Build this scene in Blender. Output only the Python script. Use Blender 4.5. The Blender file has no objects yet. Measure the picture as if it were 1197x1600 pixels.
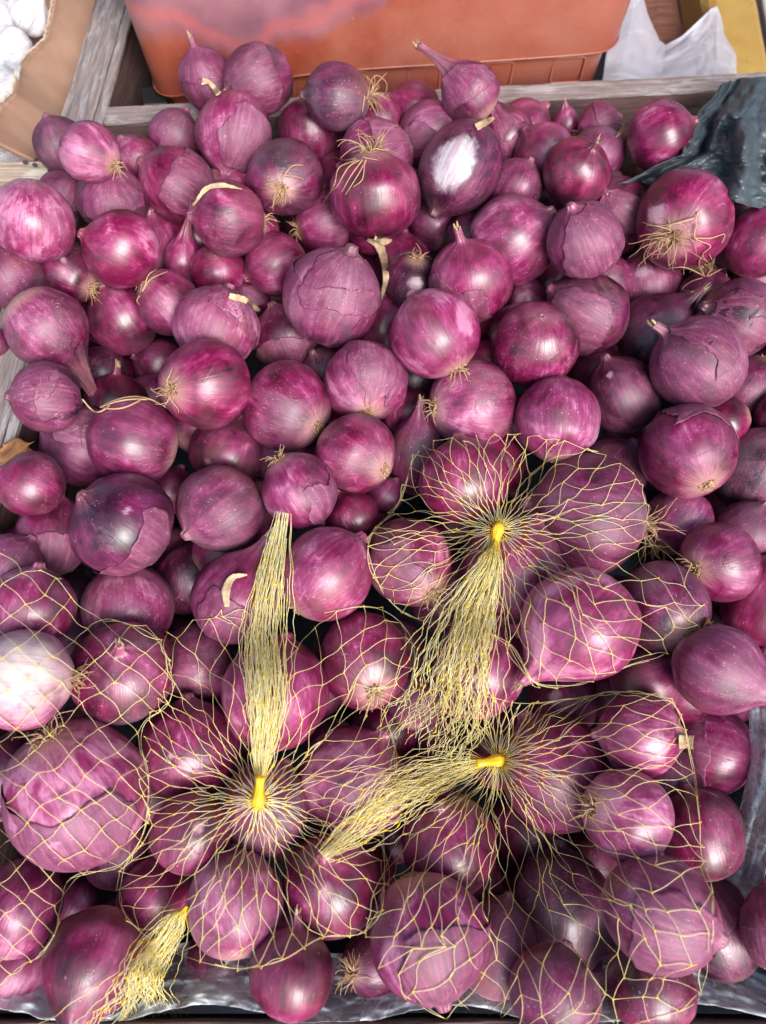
import bpy, math, random
import numpy as np
from mathutils import Vector, Matrix, noise
from mathutils.bvhtree import BVHTree
random.seed(7); rng = np.random.default_rng(7)
scene = bpy.context.scene
R_ = math.radians

# ---------------------------------------------------------------- camera
PITCH = R_(65); CAMZ = 1.45; F = 1209.0
cam_data = bpy.data.cameras.new('camera'); cam = bpy.data.objects.new('camera', cam_data)
scene.collection.objects.link(cam); scene.camera = cam
cam.location = (0, 0, CAMZ); cam.rotation_euler = (R_(90) - PITCH, 0, 0)
cam_data.sensor_fit = 'VERTICAL'; cam_data.sensor_height = 24; cam_data.lens = 24 * F / 1600
cam_data.clip_start = 0.01; cam_data.clip_end = 50
cam_data.dof.use_dof = True; cam_data.dof.focus_distance = 0.62; cam_data.dof.aperture_fstop = 3.4
# ---------------------------------------------------------------- world and sun
SUN_EL, SUN_AZ = 42, -66      # soft light from the open front of the stall, slightly right
w = bpy.data.worlds.new('World'); scene.world = w; w.use_nodes = True
nt = w.node_tree; bg = nt.nodes['Background']
sky = nt.nodes.new('ShaderNodeTexSky'); sky.sky_type = 'NISHITA'; sky.sun_disc = False
sky.sun_elevation = R_(SUN_EL); sky.sun_rotation = R_(90 - SUN_AZ)
sky.air_density = 1.0; sky.dust_density = 3.0; sky.ozone_density = 1.0
nt.links.new(sky.outputs[0], bg.inputs[0]); bg.inputs[1].default_value = 0.10
sd = bpy.data.lights.new('sun', 'SUN'); sd.energy = 1.5; sd.angle = R_(30); sd.color = (1.0, 0.985, 0.98)
so = bpy.data.objects.new('sun', sd); scene.collection.objects.link(so)
_sv = Vector((math.cos(R_(SUN_EL)) * math.cos(R_(SUN_AZ)), math.cos(R_(SUN_EL)) * math.sin(R_(SUN_AZ)), math.sin(R_(SUN_EL))))
so.rotation_euler = _sv.to_track_quat('Z', 'Y').to_euler(); so.location = (0.4, -0.6, 2.2)
scene.view_settings.view_transform = 'Standard'; scene.view_settings.look = 'None'
scene.view_settings.exposure = 1.38; scene.view_settings.gamma = 1

# ---------------------------------------------------------------- helpers
EX = Vector((1, 0, 0)); UP = Vector((0, math.sin(PITCH), math.cos(PITCH))); FW = Vector((0, math.cos(PITCH), -math.sin(PITCH)))
CAM = Vector((0, 0, CAMZ))
def ray(x, y): return FW + EX * ((x - 598.5) / F) + UP * ((800 - y) / F)
def at(x, y, d): return CAM + ray(x, y) * d
def atz(x, y, z):
    r = ray(x, y); return CAM + r * ((z - CAMZ) / r.z)
def aty(x, y, yy):
    r = ray(x, y); return CAM + r * (yy / r.y)
def heap_d(y): return 1.0 / (1.351 + (y - 250) * 3.376e-4)

def link(o, parent=None):
    scene.collection.objects.link(o)
    if parent: o.parent = parent
    return o
def tag(o, label=None, cat=None, group=None, kind=None):
    if label: o['label'] = label
    if cat: o['category'] = cat
    if group: o['group'] = group
    if kind: o['kind'] = kind
    return o
def empty(name, loc):
    o = bpy.data.objects.new(name, None); o.location = loc; o.empty_display_size = 0.02
    return link(o)
def mesh_obj(name, verts, faces, mat, parent=None, smooth=True, attrs=None):
    me = bpy.data.meshes.new(name)
    V = np.asarray(verts, dtype=np.float32).reshape(-1, 3)
    if isinstance(faces, np.ndarray) and faces.ndim == 2:
        k = faces.shape[1]; n = faces.shape[0]
        me.vertices.add(len(V)); me.vertices.foreach_set('co', V.ravel())
        me.loops.add(n * k); me.loops.foreach_set('vertex_index', faces.astype(np.int32).ravel())
        me.polygons.add(n); me.polygons.foreach_set('loop_start', np.arange(0, n * k, k, dtype=np.int32))
        me.update(calc_edges=True)
    else:
        me.from_pydata([tuple(map(float, v)) for v in V], [], [tuple(int(i) for i in f) for f in faces]); me.update()
    if attrs:
        for nme, arr in attrs.items():
            arr = np.asarray(arr, dtype=np.float32)
            if arr.ndim == 1:
                a = me.attributes.new(nme, 'FLOAT', 'POINT'); a.data.foreach_set('value', arr)
            else:
                a = me.attributes.new(nme, 'FLOAT_VECTOR', 'POINT'); a.data.foreach_set('vector', arr.ravel())
    if smooth: me.polygons.foreach_set('use_smooth', np.ones(len(me.polygons), dtype=bool))
    me.validate()
    for m in (mat if isinstance(mat, (list, tuple)) else [mat]):
        if m: me.materials.append(m)
    o = bpy.data.objects.new(name, me)
    return link(o, parent)

def grid_faces(nu, nv, wrap_u=False):
    """verts index = iv*nu + iu"""
    iu = np.arange(nu if wrap_u else nu - 1); iv = np.arange(nv - 1)
    a, b = np.meshgrid(iu, iv); a = a.ravel(); b = b.ravel(); a2 = (a + 1) % nu
    return np.stack([b * nu + a, b * nu + a2, (b + 1) * nu + a2, (b + 1) * nu + a], 1)

class Tubes:
    """collects thin tubes into one mesh"""
    def __init__(s, sides=4): s.V = []; s.Fc = []; s.A = []; s.n = 0; s.k = sides
    def add(s, pts, rad, val=0.0):
        P = np.asarray(pts, dtype=float); n = len(P)
        if n < 2: return
        rad = np.broadcast_to(np.asarray(rad, dtype=float), (n,)); val = np.broadcast_to(np.asarray(val, dtype=float), (n,))
        T = np.gradient(P, axis=0); T /= np.linalg.norm(T, axis=1)[:, None] + 1e-12
        ref = np.array([0.31, 0.52, 0.79]);
        if abs(T[0] @ ref) > 0.9: ref = np.array([0.9, -0.3, 0.1])
        N = np.cross(T, ref); N /= np.linalg.norm(N, axis=1)[:, None] + 1e-12
        B = np.cross(T, N); k = s.k
        a = np.arange(k) * 2 * math.pi / k
        ring = P[:, None, :] + rad[:, None, None] * (np.cos(a)[None, :, None] * N[:, None, :] + np.sin(a)[None, :, None] * B[:, None, :])
        s.V.append(ring.reshape(-1, 3)); s.Fc.append(grid_faces(k, n, True) + s.n); s.A.append(np.repeat(val, k)); s.n += n * k
    def blob(s, c, r, val=1.0, ax=(1, 0, 0), st=1.6):
        ax = Vector(ax); 
        if ax.length < 1e-9: ax = Vector((1, 0, 0))
        ax.normalize(); c = np.asarray(c)
        u = np.array([-1, -0.6, 0.0, 0.6, 1]); rr = np.array([0.15, 0.8, 1, 0.8, 0.15]) * r
        P = c[None, :] + u[:, None] * st * r * np.asarray(ax)[None, :]
        s.add(P, rr, val)
    def build(s, name, mat, parent=None, extra=None):
        return mesh_obj(name, np.concatenate(s.V), np.concatenate(s.Fc), mat, parent, attrs={'val': np.concatenate(s.A)})

# ---------------------------------------------------------------- materials
def mat_new(name):
    m = bpy.data.materials.new(name); m.use_nodes = True
    return m, m.node_tree.nodes, m.node_tree.links, m.node_tree.nodes['Principled BSDF']
class NB:
    """tiny node builder"""
    def __init__(s, m): s.t = m.node_tree
    def n(s, typ, ins=None, **kw):
        nd = s.t.nodes.new('ShaderNode' + typ)
        for k, v in kw.items(): setattr(nd, k, v)
        for k, v in (ins or {}).items():
            if hasattr(v, 'is_output') or isinstance(v, bpy.types.NodeSocket): s.t.links.new(v, nd.inputs[k])
            else: nd.inputs[k].default_value = v
        return nd
    def math(s, op, a, b=0.0, c=None, clamp=False):
        ins = {0: a, 1: b}
        if c is not None: ins[2] = c
        return s.n('Math', ins, operation=op, use_clamp=clamp).outputs[0]
    def mix(s, f, a, b, blend='MIX'):
        nd = s.n('Mix', None, data_type='RGBA', blend_type=blend)
        for key, v in ((0, f), (6, a), (7, b)):
            if isinstance(v, bpy.types.NodeSocket): s.t.links.new(v, nd.inputs[key])
            else: nd.inputs[key].default_value = v
        return nd.outputs[2]
    def noise(s, vec, scale, detail=3, rough=0.55, dist=0.0):
        return s.n('TexNoise', {'Vector': vec, 'Scale': scale, 'Detail': detail, 'Roughness': rough, 'Distortion': dist}).outputs[0]
    def ss(s, v, lo, hi):
        return s.n('MapRange', {0: v, 1: lo, 2: hi}, interpolation_type='SMOOTHSTEP').outputs[0]
    def ramp(s, v, stops):
        nd = s.n('ValToRGB', {0: v}); cr = nd.color_ramp
        while len(cr.elements) < len(stops): cr.elements.new(0.5)
        for e, (p, c) in zip(cr.elements, stops): e.position = p; e.color = (*c, 1)
        return nd.outputs[0]
    def bump(s, h, strength, dist=0.001, normal=None):
        ins = {'Height': h, 'Strength': strength, 'Distance': dist}
        if normal is not None: ins['Normal'] = normal
        return s.n('Bump', ins).outputs[0]

def C(r, g, b): return (r, g, b, 1)
def srgb(r, g, b):
    f = lambda c: (c / 255 / 12.92) if c / 255 <= 0.04045 else ((c / 255 + 0.055) / 1.055) ** 2.4
    return (f(r), f(g), f(b), 1)

def onion_material(name, papery=False):
    m, N, L, P = mat_new(name); b = NB(m)
    sv = b.n('Attribute', attribute_name='sv').outputs['Vector']
    bare = b.n('Attribute', attribute_name='bare').outputs['Fac']
    seed = b.n('Attribute', attribute_name='seed').outputs['Fac']
    obj = b.n('TexCoord').outputs['Object']
    # per-onion values come as vertex attributes: tone, dry, hue, dust
    tone = b.n('Attribute', attribute_name='tone').outputs['Fac']
    dry = b.n('Attribute', attribute_name='dry').outputs['Fac']
    hue = b.n('Attribute', attribute_name='hue').outputs['Fac']
    dust = b.n('Attribute', attribute_name='dust').outputs['Fac']
    sx = b.n('SeparateXYZ', {0: sv})
    off = b.n('CombineXYZ', {0: seed, 1: b.math('MULTIPLY', seed, 1.7), 2: b.math('MULTIPLY', seed, 0.6)}).outputs[0]
    svo = b.n('VectorMath', {0: b.n('VectorMath', {0: sv, 1: (1, 1, 0.22)}, operation='MULTIPLY').outputs[0], 1: off}, operation='ADD').outputs[0]
    oo = b.n('VectorMath', {0: b.n('VectorMath', {0: obj, 1: (28, 28, 20)}, operation='MULTIPLY').outputs[0], 1: off}, operation='ADD').outputs[0]
    # meridional veins
    st1 = b.noise(svo, 13, 3, 0.6, 0.15)
    st2 = b.noise(svo, 38, 2, 0.6, 0.1)
    mott = b.noise(oo, 1.1, 4, 0.6, 0.5)
    mott2 = b.noise(oo, 4.0, 5, 0.65, 0.3)
    fine = b.noise(oo, 16, 4, 0.7)
    v = b.math('ADD', b.math('MULTIPLY_ADD', b.math('SUBTRACT', st1, 0.5), 0.44, b.math('MULTIPLY', b.math('SUBTRACT', mott, 0.5), 1.9)), tone)
    v = b.math('ADD', v, b.math('MULTIPLY', b.math('SUBTRACT', st2, 0.5), 0.22))
    v = b.math('ADD', v, b.math('MULTIPLY', b.math('SUBTRACT', mott2, 0.5), 0.6))
    red = b.ramp(v, [(0.05, (0.020, 0.001, 0.007)), (0.32, (0.078, 0.003, 0.021)), (0.58, (0.180, 0.006, 0.054)), (0.80, (0.31, 0.028, 0.120)), (1.0, (0.54, 0.18, 0.31))])
    pur = b.ramp(v, [(0.05, (0.013, 0.002, 0.010)), (0.32, (0.050, 0.004, 0.026)), (0.58, (0.132, 0.008, 0.062)), (0.80, (0.24, 0.034, 0.128)), (1.0, (0.45, 0.17, 0.30))])
    hn = b.math('ADD', hue, b.math('MULTIPLY', b.math('SUBTRACT', mott, 0.5), 0.9), clamp=True)
    col = b.mix(hn, red, pur)
    vein = b.math('ABSOLUTE', b.math('SUBTRACT', b.noise(svo, 26, 1, 0.4, 0.05), 0.5))
    veinm = b.ss(vein, 0.022, 0.0)
    col = b.mix(b.math('MULTIPLY', veinm, b.math('MULTIPLY', b.ss(mott2, 0.35, 0.6), 0.38)), col, C(0.07, 0.004, 0.028))
    cop = b.math('MULTIPLY', b.ss(b.noise(oo, 0.6, 3, 0.6, 0.4), 0.56, 0.72), b.math('MULTIPLY_ADD', dry, 0.35, 0.10))
    # dry dull outer skin in irregular sheets
    shn = b.noise(oo, 0.75, 5, 0.62, 0.9)
    dmask = b.ss(b.math('ADD', shn, b.math('MULTIPLY', dry, 0.28)), 0.60, 0.63)
    dcol = b.ramp(b.math('ADD', b.math('MULTIPLY', st1, 0.6), b.math('MULTIPLY', mott2, 0.5)), [(0.35, (0.070, 0.006, 0.030)), (0.55, (0.165, 0.020, 0.075)), (0.75, (0.31, 0.080, 0.155))])
    col = b.mix(b.math('MULTIPLY', dmask, 0.34 if not papery else 0.85), col, dcol)
    col = b.mix(cop, col, C(0.27, 0.085, 0.055))
    # pale streaks at the root end and the neck
    t = sx.outputs[2]
    rootm = b.ss(b.math('ADD', t, b.math('MULTIPLY', b.math('SUBTRACT', st2, 0.5), 0.22)), 0.20, 0.04)
    col = b.mix(b.math('MULTIPLY', rootm, 0.75), col, C(0.50, 0.27, 0.24))
    neckm = b.ss(b.math('ADD', t, b.math('MULTIPLY', b.math('SUBTRACT', st2, 0.5), 0.40)), 0.84, 1.02)
    col = b.mix(b.math('MULTIPLY', neckm, 0.40), col, C(0.36, 0.16, 0.17))
    # scuffs and dark blemishes
    scuff = b.ss(b.noise(oo, 2.3, 6, 0.72, 1.2), 0.66, 0.70)
    col = b.mix(b.math('MULTIPLY', scuff, 0.45), col, C(0.50, 0.30, 0.34))
    dark = b.ss(b.noise(b.n('VectorMath', {0: oo, 1: (31, 7, 3)}, operation='ADD').outputs[0], 1.5, 5, 0.6, 0.8), 0.64, 0.72)
    col = b.mix(b.math('MULTIPLY', dark, 0.32), col, C(0.045, 0.018, 0.035))
    # bare inner flesh where the skin is gone
    bw = b.n('Attribute', attribute_name='bwhite').outputs['Fac']; bsoft = b.n('Attribute', attribute_name='bsoft').outputs['Fac']
    bm = b.ss(b.math('ADD', bare, b.math('MULTIPLY', b.math('SUBTRACT', b.noise(oo, 2.6, 6, 0.65, 0.6), 0.5), b.math('MULTIPLY_ADD', bw, -1.6, 2.4))), 0.30, b.math('ADD', 0.42, bsoft))
    bcol = b.mix(b.ss(b.math('ADD', b.math('MULTIPLY', st1, 0.7), b.math('MULTIPLY', mott2, 0.5)), 0.50, 0.72), C(0.42, 0.40, 0.42), C(0.34, 0.24, 0.31))
    bcol = b.mix(b.ss(b.math('ADD', bare, b.math('MULTIPLY', st1, 0.5)), 0.30, 0.48), C(0.50, 0.24, 0.36), bcol)
    bcol = b.mix(bw, b.mix(st1, C(0.50, 0.20, 0.32), C(0.60, 0.38, 0.44)), bcol)
    bcol = b.mix(b.ss(bsoft, 0.5, 0.6), bcol, b.mix(b.ss(st1, 0.50, 0.72), C(0.66, 0.58, 0.53), C(0.52, 0.34, 0.38)))
    col = b.mix(b.math('MULTIPLY', bm, b.math('MULTIPLY_ADD', bw, 0.35, 0.65)), col, bcol)
    # bloom and white dust specks
    bloomv = b.math('MULTIPLY', b.ss(b.noise(oo, 0.9, 3, 0.6), 0.40, 0.75), b.math('MULTIPLY_ADD', dust, 0.14, 0.02))
    col = b.mix(bloomv, col, C(0.55, 0.42, 0.50))
    vor = b.n('TexVoronoi', {'Vector': b.n('VectorMath', {0: oo, 1: b.n('VectorMath', {0: b.n('TexNoise', {'Vector': oo, 'Scale': 9.0}).outputs[1], 1: (0.35, 0.35, 0.35)}, operation='MULTIPLY').outputs[0]}, operation='ADD').outputs[0], 'Scale': 17.0, 'Randomness': 1.0}, feature='F1')
    spm = b.math('MULTIPLY', b.ss(vor.outputs['Distance'], b.math('MULTIPLY', mott2, 0.36), 0.05), b.ss(b.math('ADD', b.noise(oo, 2.2, 3, 0.7), b.math('MULTIPLY', dust, 0.32)), 0.60, 0.70))
    col = b.mix(b.math('MULTIPLY', spm, 0.7), col, C(0.78, 0.72, 0.74))
    L.new(col, P.inputs['Base Color'])
    rg = b.math('ADD', b.math('MULTIPLY', dmask, 0.13), b.math('MULTIPLY_ADD', mott2, 0.24, b.math('MULTIPLY_ADD', dry, 0.14, 0.21) if not papery else 0.36))
    rg = b.math('ADD', rg, b.math('MULTIPLY', b.math('ADD', spm, bloomv), 0.35))
    L.new(rg, P.inputs['Roughness'])
    P.inputs['Specular IOR Level'].default_value = 0.80
    P.inputs['Sheen Weight'].default_value = 0.0; P.inputs['Sheen Roughness'].default_value = 0.4
    h = b.math('ADD', b.math('MULTIPLY', st1, 0.55), b.math('MULTIPLY', st2, 0.25))
    h = b.math('ADD', h, b.math('MULTIPLY', dmask, 0.30)); h = b.math('ADD', h, b.math('MULTIPLY', fine, 0.10))
    h = b.math('ADD', h, b.math('MULTIPLY', mott2, 0.5)); h = b.math('SUBTRACT', h, b.math('MULTIPLY', bm, 0.6))
    L.new(b.bump(h, 0.30, 0.0011), P.inputs['Normal'])
    if papery:
        P.inputs['Subsurface Weight'].default_value = 0.0
    return m

def simple(name, col, rough=0.6, var=0.25, scale=60, bump=0.3, spec=0.4, vec='Object', dist=0.001):
    m, N, L, P = mat_new(name); b = NB(m)
    o = b.n('TexCoord').outputs[vec]
    nz = b.noise(o, scale, 5, 0.65, 0.4)
    c1 = tuple(max(0, c * (1 - var)) for c in col[:3]); c2 = tuple(min(1, c * (1 + var)) for c in col[:3])
    L.new(b.ramp(nz, [(0.3, c1), (0.7, c2)]), P.inputs['Base Color'])
    P.inputs['Roughness'].default_value = rough; P.inputs['Specular IOR Level'].default_value = spec
    if bump: L.new(b.bump(nz, bump, dist), P.inputs['Normal'])
    return m

M_ONION = onion_material('onion_skin'); M_PAPER = onion_material('papery_onion_skin', True)
def m_root():
    m, N, L, P = mat_new('dried_root'); b = NB(m)
    v = b.n('Attribute', attribute_name='val').outputs['Fac']
    nz = b.noise(b.n('TexCoord').outputs['Object'], 400, 3)
    c = b.ramp(b.math('ADD', b.math('MULTIPLY', nz, 0.5), b.math('MULTIPLY', v, 0.5)), [(0.2, (0.13, 0.065, 0.032)), (0.5, (0.36, 0.21, 0.11)), (0.8, (0.55, 0.37, 0.22))])
    L.new(c, P.inputs['Base Color']); P.inputs['Roughness'].default_value = 0.75
    return m
M_ROOT = m_root()
M_TIP = simple('dried_neck_leaf', (0.46, 0.33, 0.20), 0.7, 0.45, 120, 0.4)
def m_net():
    m, N, L, P = mat_new('yellow_net_plastic'); b = NB(m)
    v = b.n('Attribute', attribute_name='val').outputs['Fac']
    c = b.ramp(v, [(0.0, (0.90, 0.86, 0.60)), (0.30, (0.92, 0.84, 0.42)), (0.7, (0.95, 0.76, 0.10)), (1.0, (0.95, 0.66, 0.03))])
    L.new(c, P.inputs['Base Color']); P.inputs['Roughness'].default_value = 0.35; P.inputs['Specular IOR Level'].default_value = 0.5
    P.inputs['Transmission Weight'].default_value = 0.0
    tr = b.n('BsdfTranslucent', {'Color': c}); mx0 = b.n('MixShader', {0: 0.35, 1: P.outputs[0], 2: tr.outputs[0]})
    tp = b.n('BsdfTransparent'); mx = b.n('MixShader', {0: b.math('MULTIPLY_ADD', v, -0.32, 0.30, clamp=True), 1: mx0.outputs[0], 2: tp.outputs[0]})
    L.new(mx.outputs[0], N['Material Output'].inputs['Surface'])
    return m
M_NET = m_net()
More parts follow.
